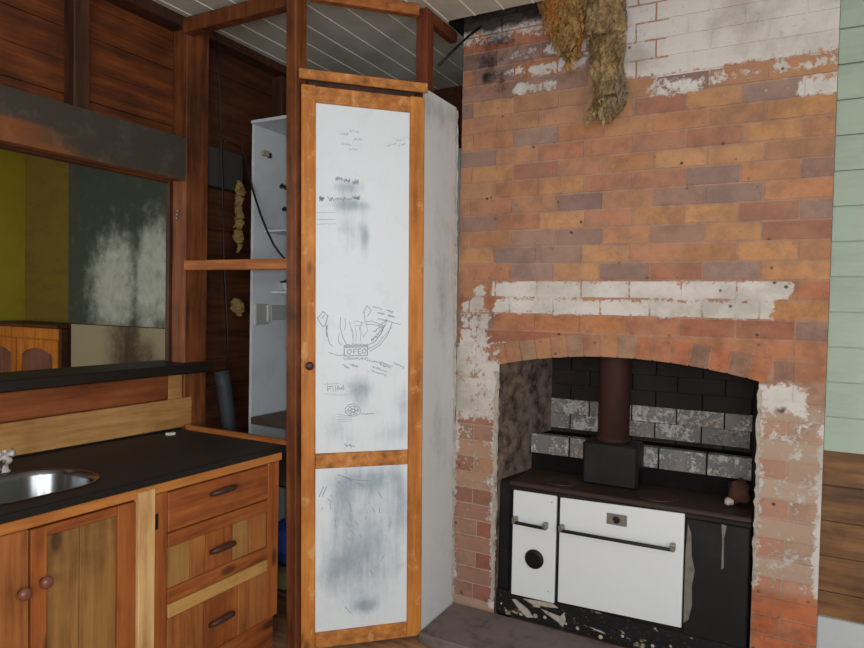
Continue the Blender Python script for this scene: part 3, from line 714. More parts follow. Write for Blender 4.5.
# door
dr = MB()
dr.obox(A + Vector((0, 0, -.03)), U * .066, NI * .022, (0, 0, 2.655)); dr.bevel(.003)
door = dr.build('door', M['pine_v'], cu, lean=True)
dbox('stile', M['pine_v'], DW - .072, DW, 0, .022, -.03, 2.626, door)
for z0, z1 in ((2.548, 2.622), (.834, .905), (-.03, .045)):
    dbox('rail', M['pine_d'], .0665, DW - .0725, .0005, .0215, z0, z1, door)
dbox('rail', M['pine_d'], .0, DW - .0725, -.0003, .0005, 2.56, 2.615, door, .0001)
def G(u, z, cu_, cz, su, sz, a): return a * math.exp(-((u - cu_) / su) ** 2 - ((z - cz) / sz) ** 2)
def dstain_up(u, z):
    z += .90
    s = G(u, z, .14, 2.16, .09, .035, .8) + G(u, z, .17, 2.08, .11, .03, .85) + G(u, z, .15, 1.98, .06, .12, .6) + G(u, z, .235, 1.93, .025, .09, .9)
    s += G(u, z, .1, 2.45, .07, .05, .2) + G(u, z, .21, 1.2, .06, .07, .65) + G(u, z, .42, 1.1, .04, .18, .45) + G(u, z, .1, 1.0, .08, .06, .35) + G(u, z, .38, .98, .1, .05, .4) + G(u, z, .22, 1.1, .2, .25, .28) + G(u, z, .2, 1.7, .15, .15, .15)
    return (min(s, 1), 0, 0, 1)
def dstain_lo(u, z):
    s = G(u, z, .25, .40, .20, .36, .85) + G(u, z, .25, .72, .17, .06, .75) + G(u, z, .42, .6, .04, .15, .6) + G(u, z, .1, .3, .09, .12, .5) + G(u, z, .24, .1, .05, .03, .8) + G(u, z, .12, .64, .05, .12, .5)
    return (min(s, 1), 0, 0, 1)
PU0 = .0668; PU1 = DW - .0728
def panel(z0, z1, fn):
    k = MB(); o = A + U * PU0 + NI * .010 + Vector((0, 0, z0))
    grid_panel(k, o, U * (PU1 - PU0), (0, 0, z1 - z0), 30, int((z1 - z0) / .015), fn)
    k.obox(A + U * PU0 + NI * .0105 + Vector((0, 0, z0)), U * (PU1 - PU0), NI * .008, (0, 0, z1 - z0))
    return k
pu = panel(.906, 2.547, dstain_up); pl = panel(.046, .833, dstain_lo)
k = MB(); kc = A + U * .036 + Vector((0, 0, 1.325)); k.lathe(kc, -NI, [(0, .010), (.012, .010), (.018, .017), (.028, .02), (.036, .015), (.038, .006)], 18); k.build('knob', M['handle'], door, True, lean=True)
# pen scribbles: strokes given in panel metres (u from the left door edge, z up)
def stroke(k, pts, w):
    k, mi = k; n0 = len(k.bm.faces)
    P = [Vector((p[0], p[1])) for p in pts]
    for a, b in zip(P, P[1:]):
        d = b - a
        if d.length < 1e-5: continue
        n = Vector((-d.y, d.x)).normalized() * (w / 2); e = d.normalized() * (w / 3); q = [a - n - e, b - n + e, b + n + e, a + n - e]
        k.poly_prism([A + U * p.x + NI * .0098 + Vector((0, 0, p.y)) for p in q], -NI * .0006)
    k.bm.faces.ensure_lookup_table()
    for f in k.bm.faces[n0:]: f.material_index = mi
def T(zx, zy):       # drawing coordinates: a grid laid over the doodle on the upper panel
    return (.066 + (zx - 45) / 725. * .455, 1.640 - zy / 628. * .392)
ki = (pu, 1); kl = (pu, 2); kq = (pl, 1)
def S(pts, w=.003, k=None): stroke(k or ki, [T(*p) for p in pts], w)
def scrawl(x0, y0, x1, y1, n, amp):
    """a run of loose handwriting: up and down strokes that loop back a little"""
    out = []; m = n + n // 2
    for i in range(m + 1):
        t = i / m; st = (x1 - x0) / m
        out.append((x0 + (x1 - x0) * t + random.uniform(-.9, .7) * st, y0 + (y1 - y0) * t + (amp if i % 2 else -amp) * random.choice((.25, .5, .8, 1.2)) * random.uniform(.6, 1)))
    return out
def jag(x0, y0, x1, y1, n, amp, w=.0025, k=None):
    S(scrawl(x0, y0, x1, y1, n, amp), w * .85, k)
# box with letters O F E O
S([(262, 362), (442, 355), (440, 432), (262, 436), (262, 362)], .0042)
S([(268, 372), (436, 364)], .003)
S([(300, 385), (285, 400), (290, 418), (308, 420), (318, 402), (312, 386), (300, 385)], .0035)
S([(335, 422), (333, 384), (358, 382)], .0035); S([(334, 402), (352, 400)], .003)
S([(392, 418), (370, 420), (369, 382), (392, 380)], .0035); S([(370, 400), (388, 398)], .003)
S([(415, 378), (402, 392), (404, 412), (420, 416), (430, 398), (426, 382), (415, 378)], .0035)
jag(262, 455, 450, 455, 16, 9, .003)
jag(262, 352, 440, 346, 12, 8, .003)
# diamond and its tail
S([(60, 152), (102, 98), (138, 130), (118, 205), (98, 212), (60, 152)], .0036)
jag(92, 150, 110, 130, 3, 6, .003)
S([(125, 210), (132, 270), (150, 340), (175, 360)], .003); S([(138, 200), (128, 250), (126, 290)], .003); jag(128, 205, 132, 280, 8, 5, .0025)
S([(145, 408), (210, 430), (262, 428)], .003)
# curving arms
S([(235, 140), (230, 210), (250, 290), (280, 350)], .003); S([(225, 260), (215, 320), (240, 355)], .0026)
S([(450, 350), (500, 325), (545, 265), (580, 190)], .0038); S([(462, 400), (540, 350), (600, 270), (632, 180)], .0032)
S([(440, 385), (520, 345), (560, 290)], .003)
jag(470, 320, 560, 230, 10, 16, .0035); jag(480, 250, 560, 205, 8, 14, .003); jag(530, 200, 585, 165, 5, 9, .003)
S([(560, 295), (630, 215)], .0025); S([(585, 180), (590, 160), (635, 175), (700, 190)], .003)
# rays and loops
for a, b in (((300, 170), (330, 345)), ((345, 220), (350, 330)), ((375, 210), (385, 330)), ((270, 150), (262, 240)), ((320, 230), (330, 300))): S([a, ((a[0] + b[0]) / 2 + 8, (a[1] + b[1]) / 2), b], .0022, kl)
S([(395, 170), (385, 230), (410, 290), (440, 240), (430, 180)], .0024, kl)
S([(330, 175), (360, 168), (400, 180), (398, 200), (340, 200)], .0024, kl); S([(415, 175), (470, 165), (580, 205)], .0028); S([(420, 190), (500, 195), (570, 215)], .0026)
S([(405, 110), (435, 48), (470, 85), (440, 130)], .0028); S([(415, 100), (420, 160)], .0026)
# lines of small unreadable handwriting
for x0, y0, x1, y1 in ((480, 55, 560, 75), (590, 80, 640, 95), (515, 100, 570, 112), (600, 120, 650, 132), (525, 150, 600, 160)): jag(x0, y0, x1, y1, 9, 7, .0028)
for x0, y0, x1, y1 in ((250, 500, 300, 530), (310, 500, 370, 520), (440, 470, 540, 490), (530, 480, 640, 520), (480, 520, 600, 560), (540, 500, 620, 530), (470, 550, 590, 590), (650, 490, 735, 530)): jag(x0, y0, x1, y1, 10, 9, .0026)
for x0, y0, x1, y1 in ((110, 570 + 80, 220, 575 + 70), (135, 690, 160, 680), (200, 685, 265, 690), (105, 725, 300, 735)): jag(x0, y0, x1, y1, 8, 6, .0022, kl)
S([(135, 660), (140, 705)], .0026); S([(135, 668), (175, 664), (178, 705)], .0026); S([(195, 662), (198, 708)], .0026); S([(215, 700), (212, 665), (235, 690), (255, 662), (258, 700)], .0026)
# rosette scribble lower on the panel
for rr in (18, 34, 52): S([(330 + rr * 1.2 * math.cos(t * .7), 855 + rr * math.sin(t * .7) * .9 + random.uniform(-6, 6)) for t in range(10)], .0028)
for t in range(7): S([(330 + 50 * math.cos(t), 855 + 40 * math.sin(t)), (330 + 12 * math.cos(t + 1), 855 + 10 * math.sin(t + 1))], .0026)
for dy in (0, 18, 40, 60): S([(210, 880 + dy), (260, 890 + dy * .8), (320, 900 + dy * .6)], .002, kl)
jag(390, 885, 500, 885, 9, 5, .003); jag(270, 1120, 340, 1135, 7, 12, .003)
# marks near the top, and the written lines high on the panel
def S2(pts, w=.0028, k=None): stroke(k or ki, [(.066 + (x - 45) / 740. * .455, 2.558 - y / 628. * .378) for x, y in pts], w)
def jag2(x0, y0, x1, y1, n, amp, w=.0026, k=None): S2(scrawl(x0, y0, x1, y1, n, amp), w * .8, k)
for x0, y0, x1, y1 in ((230, 240, 300, 230), (300, 200, 380, 215), (330, 275, 400, 265), (240, 310, 320, 320), (300, 350, 370, 345), (600, 300, 670, 270), (670, 255, 770, 215), (690, 290, 750, 265)): jag2(x0, y0, x1, y1, 6, 12, .0022, kl)
for x0, x1, y0 in ((195, 250, 590), (262, 310, 600), (330, 375, 600)): jag2(x0, y0, x1, y0 - 5, 7, 22, .0036)
for x0, x1, y0 in ((75, 110, 752), (140, 320, 745), (330, 385, 730)): jag2(x0, y0, x1, y0 - 5, 12, 20, .0036)
for y0 in (850, 905, 940): jag2(60, y0 + 10, 200, y0, 9, 6, .002, kl)

for i in range(26):
    u = random.uniform(.1, .44); z = random.uniform(.5, .8) if i < 20 else random.uniform(.1, .5)
    d = random.uniform(.01, .035); stroke(kq, [(u, z), (u + d * random.uniform(-.6, .9), z - d)], .003)
stroke(kq, [(.17, .80), (.25, .77), (.33, .76)], .003); stroke(kq, [(.2, .79), (.3, .735)], .003)
for u in (.085, .10): stroke(kq, [(u, .70), (u + .02, .745)], .004)
for k_, n_ in ((pu, 'upper_panel'), (pl, 'lower_panel')):
    o_ = k_.build(n_, M['door_white'], door, lean=True); o_.data.materials.append(M['ink']); o_.data.materials.append(M['ink_light'])
# side panel towards the chimney
k = MB()
def sidest(y, z): return (min(1, .12 + G(y, z, .2, 1.9, .3, .6, .15) + G(y, z, .2, .95, .12, .2, .35) + G(y, z, .22, 1.7, .08, .3, .3) + G(y, z, .1, 2.62, .3, .08, .5) + .3 * smooth(.31, .35, y)), 0, 0, 1)
grid_panel(k, (-1.5515, 2.818, -.015), (0, .350, 0), (0, 0, 2.69), 16, 110, sidest); k.box(-1.562, -1.552, 2.818, 3.168, -.015, 2.675)
k.build('side_panel', M['side_white'], cu, lean=True)
k = MB(); prev = None
for i in range(90):
    z = i * 2.66 / 89; w = random.uniform(.002, .02); e = random.uniform(.003, .012)
    q = [k.bm.verts.new(p) for p in ((-1.5512, 3.1725, z), (-1.5512 + e, 3.1725, z), (-1.5508, 3.1725 - w, z))]
    if prev:
        for a_, b_ in ((0, 1), (1, 2), (2, 0)): k.bm.faces.new((prev[a_], prev[b_], q[b_], q[a_]))
    prev = q
for i in ():
    z = i * 2.66 / 60 + random.uniform(0, .02); w = random.uniform(.004, .02)
    k.box(-1.541, -1.541 + random.uniform(.004, .012), 3.172 - w, 3.173, z, z + random.uniform(.015, .05))
k.build('plaster_seam', M['plaster'], cu, lean=True)
# interior: white lining and shelves
box('inner_panel', M['inner_white'], (-2.742, -2.725, 2.835, 3.90, FZ, 2.642), cu, .002)
box('inner_top', M['inner_white'], (-2.742, -2.16, 2.825, 3.90, 2.644, 2.662), cu, .002)
box('inner_back', M['inner_white'], (-2.72, -1.62, 3.90, 3.93, FZ, 2.66), cu, .002)
box('shelf', M['shelf_edge'], (-2.722, -2.13, 2.83, 3.89, .905, .945), cu, .003)
box('shelf', M['shelf_edge'], (-2.722, -2.10, 2.60, 3.89, .66, .685), cu, .003)
box('shelf', M['inner_white'], (-2.722, -2.3, 2.99, 3.5, 1.67, 1.684), cu, .002)
box('shelf', M['inner_white'], (-2.722, -2.3, 2.93, 3.5, 2.03, 2.044), cu, .002)
box('shelf', M['shelf_edge'], (-2.722, -2.10, 2.60, 3.89, .08, .10), cu, .003)
# things on and in it
sk = thing('power_outlet', 'white square power point on the white inner panel of the cupboard', 'outlet', (-2.72, 2.90, 1.48))
k = MB(); k.box(-2.7245, -2.714, 2.842, 2.962, 1.485, 1.605); k.bevel(.003); k.build('cover_plate', M['grey_box'], sk)
box('plate_rim', M['outlet'], (-2.7135, -2.708, 2.944, 2.966, 1.50, 1.60), sk, .002)
box('plate_rim', M['outlet'], (-2.7135, -2.708, 2.838, 2.858, 1.478, 1.608), sk, .002)
k = MB(); k.box(-2.7245, -2.716, 2.99, 3.14, 1.51, 1.60); k.bevel(.003); tag(k.build('blank_plate', M['grey_box']), 'plain grey plate on the inner panel just right of the power point', 'plate')
k = MB(); k.lathe((-2.69, 3.10, 1.684), (0, 0, 1), [(0, .022), (.01, .026), (.05, .034), (.052, .036)], 16); cp = k.build('cup', M['outlet'], None, True)
tag(cp, 'small white cup with a dark rim on the short white shelf in the cupboard', 'cup')
k = MB(); k.lathe((-2.69, 3.10, 1.7365), (0, 0, 1), [(0, .044), (.006, .05), (.012, .030), (.02, .01)], 16); k.build('lid', M['cable'], cp)
def hook(y, z, label):
    global COL
    k = MB(); k.tube([(-2.724, y, z), (-2.70, y - .015, z + .005), (-2.68, y - .01, z - .01), (-2.675, y + .02, z - .02), (-2.69, y + .03, z - .06)], .011, 8); tag(k.build('coat_hook', M['cable'], None, True), label, 'hook', 'black coat hooks inside the cupboard')
hook(3.065, 2.32, 'upper black hook on the white inner panel of the cupboard'); hook(3.09, 2.185, 'lower black hook on the white inner panel of the cupboard')
k = MB(); k.tube([(-2.72, 2.905, 2.075), (-2.715, 2.93, 2.06), (-2.70, 3.0, 2.052), (-2.70, 3.14, 2.05)], .003, 6); tag(k.build('loose_wire', M['cream_plastic']), 'thin pale wire trailing along the white shelf in the cupboard', 'wire')
pb = thing('broken_bracket', 'broken cream bracket high on the white inner panel of the cupboard', 'bracket', (-2.72, 2.92, 2.47))
k = MB(); k.box(-2.7245, -2.70, 2.885, 2.94, 2.472, 2.505); k.bevel(.008, 2); k.build('stub', M['plaster'], pb)
k = MB(); k.box(-2.7245, -2.705, 2.942, 2.965, 2.47, 2.50); k.bevel(.004); k.build('socket', M['handle'], pb)
lump('cloth_bundle', (-2.275, 2.62, .37), .10, M['blue_cloth'], 'crumpled blue cloth stuffed in the gap beside the drawers', 'cloth', (.8, 1, 1.0), 4)
lump('cloth_bundle', (-2.275, 2.62, .165), .075, M['khaki_cloth'], 'khaki cloth on the cupboard floor below the blue cloth', 'cloth', (.8, 1, .75), 6)
# aged foam stuck in the wall edge, grey pipe, cables
def ragfoam(pts, r, label, seed):
    k = MB(); P = []; R_ = []
    for i in range(len(pts) - 1):
        for t in (0, .25, .5, .75): P.append(Vector(pts[i]).lerp(Vector(pts[i + 1]), t)); R_.append(r[i] * (1 - t) + r[i + 1] * t)
    P.append(Vector(pts[-1])); R_.append(r[-1]); k.tube(P, R_, 14)
    bmesh.ops.subdivide_edges(k.bm, edges=k.bm.edges[:], cuts=1, use_grid_fill=True)
    for v in k.bm.verts:
        q = noise.noise(v.co * 38 + Vector((seed, 0, 0))); q2 = noise.noise(v.co * 90 + Vector((0, 0, seed)))
        v.co += Vector((.010 * q + .004 * q2, .016 * noise.noise(v.co * 34 + Vector((0, seed, 0))) + .006 * q2, .008 * q))
        v.co.x = max(v.co.x, -2.884)
    for v in k.bm.verts:
        f3 = v.co * 160; v.co += Vector((noise.noise(f3), noise.noise(f3 + Vector((7, 7, 7))), noise.noise(f3 + Vector((3, 1, 9))))) * .006
    tag(k.build('foam_filler', M['foam']), label, 'foam')
ragfoam([(-2.79, 2.79 + .008 * (i % 3 - 1), 2.31 - i * .045) for i in range(10)], [.010, .022, .026, .020, .022, .026, .020, .030, .018, .008], 'long ragged strip of yellow foam beside the white inner panel above the rail', 1)
ragfoam([(-2.765, 2.72, 1.60), (-2.76, 2.735, 1.605), (-2.755, 2.755, 1.585), (-2.755, 2.772, 1.57), (-2.755, 2.775, 1.53)], [.016, .034, .038, .022, .008], 'round lump of yellow foam beside the power point below the rail', 2)
k = MB(); k.tube([(-2.705, 2.50 + .085, 1.235), (-2.70, 2.60, 1.15), (-2.70, 2.635, .95), (-2.70, 2.70, .6)], .040, 18); tag(k.build('waste_pipe', M['pipe_grey'], None, True), 'grey blue plastic pipe behind the end of the worktop', 'pipe')
k = MB(); k.tube([(-2.755, 2.575, 3.03), (-2.76, 2.585, 2.9), (-2.755, 2.60, 2.80), (-2.765, 2.612, 2.6), (-2.76, 2.62, 2.5), (-2.745, 2.62, 2.3), (-2.765, 2.65, 1.85), (-2.76, 2.68, 1.45), (-2.765, 2.70, .96)], .0055, 8); tag(k.build('cable', M['cable'], None, True), 'black cable running down the brown boards behind the rail', 'cable')
k = MB(); k.tube([(-2.752, 2.632, 2.505), (-2.755, 2.70, 2.502), (-2.762, 2.77, 2.495), (-2.745, 2.79, 2.44), (-2.719, 2.79, 2.342), (-2.674, 2.79, 2.222), (-2.624, 2.79, 2.11), (-2.577, 2.79, 2.02), (-2.525, 2.79, 1.938), (-2.48, 2.79, 1.89), (-2.436, 2.79, 1.852), (-2.34, 2.77, 1.78)], .006, 8); tag(k.build('cable', M['cable'], None, True), 'dark cable drooping across the white inner panel to the rail', 'cable')
k = MB(); k.tube([(-1.575, 2.93, 2.83), (-1.54, 3.02, 2.93), (-1.50, 3.10, 3.02), (-1.46, 3.17, 3.09)], .006, 8); tag(k.build('cable', M['cable'], None, True), 'black cable slanting up from the cupboard to the chimney top', 'cable')

# ================================================================== SINK CABINET
FX = -2.07
TILT = True   # the old bench is out of level, rising slightly to the left
sc = thing('sink_cabinet', 'low timber sink cabinet of mismatched boards with two doors and three drawers', 'cabinet', (-2.4, 1.4, FZ))
k = MB(); k.box(-2.76, -2.745, -1.2, 2.335, .02, .874); k.box(-2.744, FX - .022, -1.2, 2.319, .02, .04); k.box(-2.744, FX - .022, 2.32, 2.335, .02, .874); k.box(-2.744, FX - .022, 1.64, 1.655, .041, .874); k.box(FX - .034, FX - .022, -1.2, 1.639, .041, .77); k.box(FX - .034, FX - .022, 1.656, 2.319, .041, .874); k.build('carcass', M['cab_red'], sc)
box('plinth', M['cab_red_y'], (-2.72, FX - .012, -1.2, 2.33, FZ, .14), sc, .003)
box('front_rail', M['cab_rail'], (FX - .02, FX + .004, -1.2, 2.36, .876, .914), sc, .003)
box('end_stile', M['cab_red'], (FX - .02, FX, 2.272, 2.345, .145, .874), sc, .003)
box('stile', M['cab_red'], (FX - .02, FX + .001, 1.655, 1.715, .145, .874), sc, .003)
box('pale_stile', M['cab_pale'], (FX - .018, FX + .012, 1.578, 1.650, FZ + .01, .900), sc, .003)
def knob(y, z, par):
    k = MB(); k.lathe((FX + .0, y, z), (1, 0, 0), [(0, .009), (.012, .009), (.018, .018), (.028, .021), (.037, .016), (.040, .006)], 18); k.build('knob', M['knob'], par, True)
# right door: red-brown frame round two olive-tan boards
k = MB(); 
for b in ((FX - .018, FX, 1.196, 1.247, .15, .868), (FX - .018, FX, 1.502, 1.574, .15, .868)): k.box(*b)
k.bevel(.002); d2 = k.build('door', M['cab_red'], sc)
box('door_rail', M['cab_red_y'], (FX - .018, FX - .0005, 1.2475, 1.5015, .835, .868), d2, .002); box('door_rail', M['cab_red_y'], (FX - .018, FX - .0005, 1.2475, 1.5015, .15, .23), d2, .002)
box('door_board', M['cab_tan'], (FX - .018, FX - .007, 1.2475, 1.362, .2305, .8345), d2, .003); box('door_board', M['cab_tan'], (FX - .018, FX - .008, 1.364, 1.5015, .2305, .8345), d2, .003)
knob(1.231, .695, d2)
# left door: upright boards
d1 = box('door', M['cab_brown'], (FX - .018, FX - .001, 1.10, 1.190, .15, .873), sc, .003)
for y0, y1, m in ((.985, 1.098, 'cab_tan'), (.87, .983, 'cab_brown'), (.76, .868, 'cab_tan')): box('door_board', M[m], (FX - .018, FX - .002, y0, y1, .15, .873), d1, .003)
knob(1.162, .682, d1)
box('cabinet_door', M['cab_tan'], (FX - .018, FX - .001, .2, .755, .15, .873), sc, .003)
def pull(y, z, par):
    k = MB(); n = 9
    for i in range(n): pass
    k.tube([(FX + .004, y - .068, z - .008), (FX + .022, y - .05, z - .002), (FX + .028, y, z + .002), (FX + .022, y + .05, z - .0), (FX + .004, y + .068, z - .006)], [.007, .011, .012, .011, .007], 10)
    for v in k.bm.verts: v.co.z = z + (v.co.z - z) * 1.15
    k.build('handle', M['handle'], par, True)
Y0, Y1 = 1.717, 2.270
w1 = box('drawer', M['cab_red_y'], (FX - .018, FX + .002, Y0, Y1, .712, .868), sc, .004); pull(1.99, .82, w1)
w2 = box('drawer', M['cab_red_y'], (FX - .018, FX + .002, Y0, Y1, .652, .706), sc, .003)
box('drawer_rail', M['cab_red_y'], (FX - .018, FX + .002, Y0, Y1, .432, .488), w2, .003)
for i, (a, b, m) in enumerate(((Y0, 1.83, 'cab_tan'), (1.832, 1.91, 'cab_brown'), (1.912, 2.06, 'cab_red'), (2.062, 2.16, 'cab_tan'), (2.162, Y1, 'cab_brown'))):
    box('drawer_board', M[m], (FX - .018, FX - .006, a, b - .001, .4885, .6515), w2, .002)
pull(1.99, .578, w2)
w3 = box('drawer', M['cab_brown'], (FX - .018, FX, Y0, 1.90, .15, .374), sc, .003)
box('drawer_board', M['cab_red'], (FX - .018, FX - .001, 1.902, 2.09, .15, .374), w3, .003); box('drawer_board', M['cab_brown'], (FX - .018, FX, 2.092, Y1, .15, .374), w3, .003)
box('pale_strip', M['cab_pale_y'], (FX - .018, FX + .005, Y0, Y1, .376, .428), w3, .003)
pull(1.99, .275, w3)
k = MB(); k.box(FX - .0, FX + .006, 1.652, 1.668, .74, .80); k.bevel(.002); k.build('hinge', M['iron'], sc)
# worktop with a cut-out for the bowl
wt = thing('worktop', 'long black laminate worktop on the timber sink cabinet', 'worktop', (-2.4, 1.0, .916))
SX0, SX1, SY0, SY1, SR = -2.51, -2.155, 1.06, 1.545, .15
def rrect(x0, x1, y0, y1, r, n=8):
    out = []
    for cx, cy, a0 in ((x1 - r, y1 - r, 0), (x0 + r, y1 - r, 90), (x0 + r, y0 + r, 180), (x1 - r, y0 + r, 270)):
        for i in range(n + 1):
            a = math.radians(a0 + 90 * i / n); out.append((cx + r * math.cos(a), cy + r * math.sin(a)))
    return out
loop = rrect(SX0, SX1, SY0, SY1, SR)
WX0, WX1, WY0, WY1 = -2.766, -2.055, -1.2, 2.372
k = MB(); bm = k.bm
def ray_rect(p):
    c = ((SX0 + SX1) / 2, (SY0 + SY1) / 2); dx, dy = p[0] - c[0], p[1] - c[1]; t = 1e9
    if dx > 0: t = min(t, (WX1 - c[0]) / dx)
    if dx < 0: t = min(t, (WX0 - c[0]) / dx)
    if dy > 0: t = min(t, (WY1 - c[1]) / dy)
    if dy < 0: t = min(t, (WY0 - c[1]) / dy)
    return (c[0] + dx * t, c[1] + dy * t)
outer = [ray_rect(p) for p in loop]
zt = .945
ins = [bm.verts.new((x, y, zt)) for x, y in loop]; n = len(loop)
import mathutils
vo = [bm.verts.new((x, y, zt)) for x, y in outer]
corners = {}
for i in range(n):
    j = (i + 1) % n; a, b = outer[i], outer[j]
    onx = lambda p: abs(p[0] - WX0) < 1e-6 or abs(p[0] - WX1) < 1e-6
    if abs(a[0] - b[0]) > 1e-6 and abs(a[1] - b[1]) > 1e-6:
        cx = a[0] if onx(a) else b[0]; cy = b[1] if onx(a) else a[1]
        cv = bm.verts.new((cx, cy, zt)); bm.faces.new((ins[i], vo[i], cv, vo[j], ins[j]))
    else: bm.faces.new((ins[i], vo[i], vo[j], ins[j]))
k.build('surface', M['counter'], wt)
k = MB(); k.box(WX1 - .03, WX1 + .0, WY0, WY1, .916, .9445); k.bevel(.003); k.build('front_edge', M['counter_edge'], wt)
k = MB(); k.box(WX0, SX0 - .02, WY0, WY1, .917, .944); k.box(WX0, WX1 - .031, SY1 + .02, WY1, .917, .944); k.build('substrate', M['counter_edge'], wt)
box('back_edging', M['rail_x'], (-2.74, -2.05, 2.374, 2.40, .94, .968), wt, .004)
box('upstand', M['counter_edge'], (-2.774, -2.762, -1.2, 2.37, .9455, .954), wt, .002)
# sink bowl
si = thing('sink', 'stainless steel sink bowl let into the black worktop', 'sink', ((SX0 + SX1) / 2, (SY0 + SY1) / 2, .78))
k = MB(); bm = k.bm; rings = []
for dz, ins_, r in ((.0035, -.012, SR + .012), (.004, -.004, SR + .004), (.0, .004, SR - .004), (-.02, .010, SR - .01), (-.12, .018, SR - .018), (-.15, .04, SR - .04), (-.158, .08, SR - .08)):
    rings.append([bm.verts.new((x, y, zt + dz)) for x, y in rrect(SX0 + ins_, SX1 - ins_, SY0 + ins_, SY1 - ins_, max(r, .02))])
for a, b in zip(rings, rings[1:]):
    for i in range(n): bm.faces.new((a[i], a[(i + 1) % n], b[(i + 1) % n], b[i]))
bm.faces.new(rings[-1])
k.build('bowl', M['steel'], si, True)
k = MB(); k.lathe((-2.34, 1.3, zt - .157), (0, 0, 1), [(0, .035), (.004, .034), (.005, .028)], 20); k.build('drain', M['chrome'], si)
# tap
tp_ = thing('tap', 'small cream and chrome tap with a cross handle behind the sink bowl', 'tap', (-2.57, 1.385, .945))
k = MB(); k.lathe((-2.57, 1.385, .945), (0, 0, 1), [(0, .02), (.006, .02), (.01, .014), (.03, .012)], 16); k.build('base', M['cream_plastic'], tp_, True)
k = MB(); k.lathe((-2.57, 1.385, .972), (0, 0, 1), [(0, .012), (.006, .022), (.016, .028), (.026, .024), (.034, .012), (.05, .009)], 18); k.build('body', M['cream_plastic'], tp_, True)
k = MB(); k.lathe((-2.57, 1.385, 1.025), (0, 0, 1), [(-.03, .009), (.0, .009), (.004, .006)], 12)
for a in (20, 110, 200, 290):
    d = Vector((math.cos(math.radians(a)), math.sin(math.radians(a)), .12)); c = Vector((-2.57, 1.385, 1.013)); k.tube([c, c + d * .024, c + d * .04], [.008, .009, .011], 8)
k.build('cross_handle', M['cream_plastic'], tp_, True)
k = MB(); k.tube([(-2.57, 1.385, .985), (-2.55, 1.37, .99), (-2.52, 1.345, .992), (-2.49, 1.32, .98), (-2.485, 1.318, .968)], .011, 10); k.build('spout', M['chrome'], tp_, True)
k = MB(); k.poly_prism([(-2.69, 2.21, .9455), (-2.665, 2.215, .9455), (-2.66, 2.245, .9455), (-2.684, 2.25, .9455)], (.002, 0, .012)); tag(k.build('paper_scrap', M['paper']), 'scrap of white paper at the back of the black worktop', 'paper')
TILT = False
lump('plaster_chip', (-1.935, 2.32, FZ + .017), .02, M['paper'], 'small white chip of plaster on the floor at the cupboard post', 'chip', (1, 1, .8), 12, 2)

# ================================================================== DEBRIS HANGING FROM THE CEILING GAP
hd = thing('hanging_debris', 'clump of brown fibrous nest debris hanging from the ceiling gap over the chimney face', 'debris', (-.9, 3.09, 3.3))
def hang(name, pts, rad, m, seed, flat=.55):
    k = MB(); P = []
    for (a, b), (c, d) in zip(zip(pts, rad), zip(pts[1:], rad[1:])):
        for i in range(7): t = i / 7; P.append((Vector(a).lerp(Vector(c), t), b * (1 - t) + d * t))
    P.append((Vector(pts[-1]), rad[-1]))
    k.tube([p for p, _ in P], [r for _, r in P], 30)
    bmesh.ops.subdivide_edges(k.bm, edges=k.bm.edges[:], cuts=1, use_grid_fill=True)
    cy = pts[0][1]
    for v in k.bm.verts:
        q = Vector((v.co.x * 17, v.co.y * 17, v.co.z * 9)) + Vector((seed, seed, 0)); f = Vector((v.co.x * 52, v.co.y * 52, v.co.z * 26)) + Vector((seed, 0, seed)); h = f * 2.6
        d1 = noise.noise(q); d2 = abs(noise.noise(f)) ; d3 = noise.noise(h)
        v.co.y = cy + (v.co.y - cy) * flat
        v.co += Vector((.024 * d1 - .014 * d2 + .006 * d3, .026 * noise.noise(q + Vector((9, 9, 9))) + .030 * d2 + .008 * d3, .012 * d1 + .008 * d3))
        v.co.y = min(v.co.y, 3.168)
    # loose strands and flakes rooted in the clump
    for i in range(90):
        p, r = P[random.randrange(len(P))]; a = random.uniform(math.pi * .95, 2.05 * math.pi)
        s = Vector((p.x + r * .85 * math.cos(a), cy + r * flat * math.sin(a) * .8, p.z)); l = random.uniform(.02, .075); w = random.uniform(.003, .012)
        e = s + Vector((random.uniform(-.022, .022), random.uniform(-.014, .004), -l)); mid = (s + e) / 2 + Vector((random.uniform(-.012, .012), -.007, 0))
        for q_ in (s, mid, e): q_.y = min(q_.y, 3.165)
        vs = [k.bm.verts.new(q_) for q_ in (s, mid + Vector((w, 0, 0)), e, mid - Vector((w, .004, 0)))]; vs2 = k.bm.verts.new(mid + Vector((0, -.006, 0)))
        for q in range(4): k.bm.faces.new((vs[q], vs[(q + 1) % 4], vs2))
        k.bm.faces.new(vs[::-1])
    return k.build(name, m, hd)
hang('long_hank', [(-.80, 3.08, 3.32), (-.79, 3.08, 3.15), (-.775, 3.09, 3.0), (-.77, 3.10, 2.88), (-.77, 3.10, 2.76), (-.755, 3.10, 2.68), (-.75, 3.10, 2.60), (-.785, 3.10, 2.535), (-.795, 3.10, 2.51)], [.13, .105, .092, .085, .080, .074, .080, .066, .058], M['debris'], 2)
hang('short_hank', [(-.98, 3.07, 3.32), (-.985, 3.07, 3.16), (-.975, 3.08, 3.03), (-.955, 3.09, 2.93), (-.94, 3.09, 2.86), (-.925, 3.10, 2.80)], [.14, .13, .105, .078, .05, .02], M['debris_o'], 7)
hang('bridge', [(-1.03, 3.10, 3.2), (-.9, 3.06, 3.15), (-.78, 3.08, 3.16)], [.08, .10, .09], M['debris'], 11)

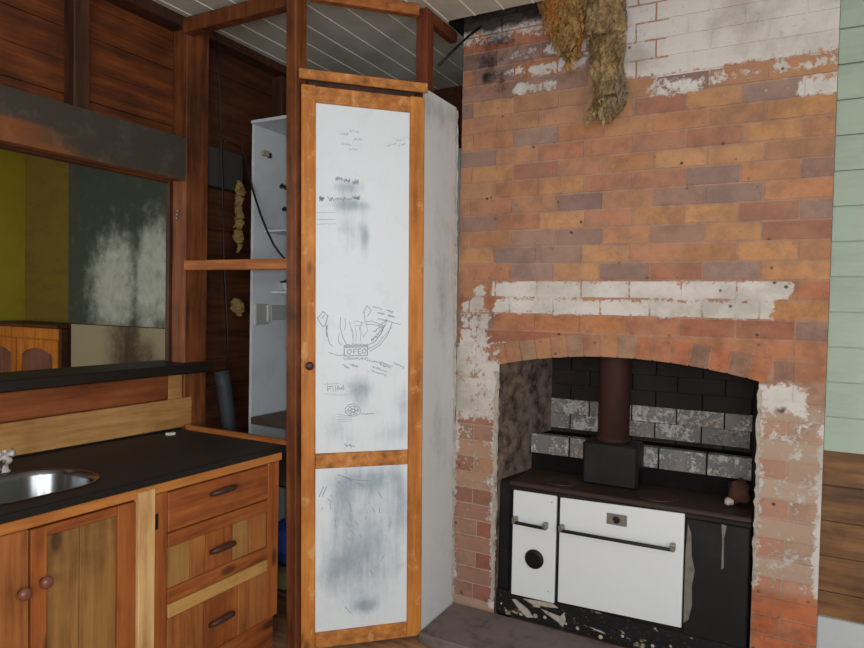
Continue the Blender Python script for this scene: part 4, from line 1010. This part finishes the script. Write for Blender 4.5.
# ================================================================== LIGHT
w = bpy.data.worlds.new('World'); SC.world = w; w.use_nodes = True
bg = w.node_tree.nodes['Background']; bg.inputs[0].default_value = (.75, .85, 1, 1); bg.inputs[1].default_value = .6
def area(name, loc, rot, sx, sy, power, col):
    d = bpy.data.lights.new(name, 'AREA'); d.shape = 'RECTANGLE'; d.size = sx; d.size_y = sy; d.energy = power; d.color = col
    o = bpy.data.objects.new(name, d); COL.objects.link(o); o.location = loc; o.rotation_euler = rot; return o
R = math.radians
area('daylight_rear_window', (.4, -1.68, 1.65), (R(90), 0, 0), 1.9, 1.6, 84, (.93, .97, 1))     # faces +Y
area('daylight_right_window', (1.97, .15, 1.65), (R(90), 0, R(90)), 1.4, 1.6, 42, (.93, .97, 1))  # faces -X
area('far_room_fill', (-5.0, -1.5, 1.7), (R(90), 0, 0), 1.2, 1.3, 75, (1, .98, .92))  # unseen lamp added to brighten the far room; no window built there
f_ = bpy.data.lights.new('camera_flash', 'AREA'); f_.shape = 'DISK'; f_.size = .06; f_.energy = 14; f_.color = (1, 1, 1)
fo = bpy.data.objects.new('camera_flash', f_); COL.objects.link(fo); fo.location = (.03, .0, 1.68); fo.rotation_euler = (R(88), 0, R(28))

# ================================================================== CAMERA
cd = bpy.data.cameras.new('Camera'); cam = bpy.data.objects.new('Camera', cd); COL.objects.link(cam)
cd.sensor_fit = 'HORIZONTAL'; cd.sensor_width = 36; cd.lens = 651.8 / 864 * 36; cd.clip_start = .02
f = 651.7998158944201; cx, cy = 432., 324.
v1 = Vector((-773 - cx, 280.5 - cy, f)); v2 = Vector((785 - cx, 312 - cy, f))
ex = -v1.normalized(); ey = v2.normalized(); ez = ex.cross(ey)      # room axes seen by the camera
right = Vector((ex.x, ey.x, ez.x)); down = Vector((ex.y, ey.y, ez.y)); fwd = Vector((ex.z, ey.z, ez.z))
mw = Matrix((( right.x, -down.x, -fwd.x, 0), (right.y, -down.y, -fwd.y, 0), (right.z, -down.z, -fwd.z, 1.62), (0, 0, 0, 1)))
cam.matrix_world = mw
SC.camera = cam
SC.view_settings.view_transform = 'Standard'; SC.view_settings.look = 'None'; SC.view_settings.gamma = 1; SC.view_settings.exposure = 0; SC.view_settings.use_curve_mapping = False
SC.cycles.max_bounces = 6
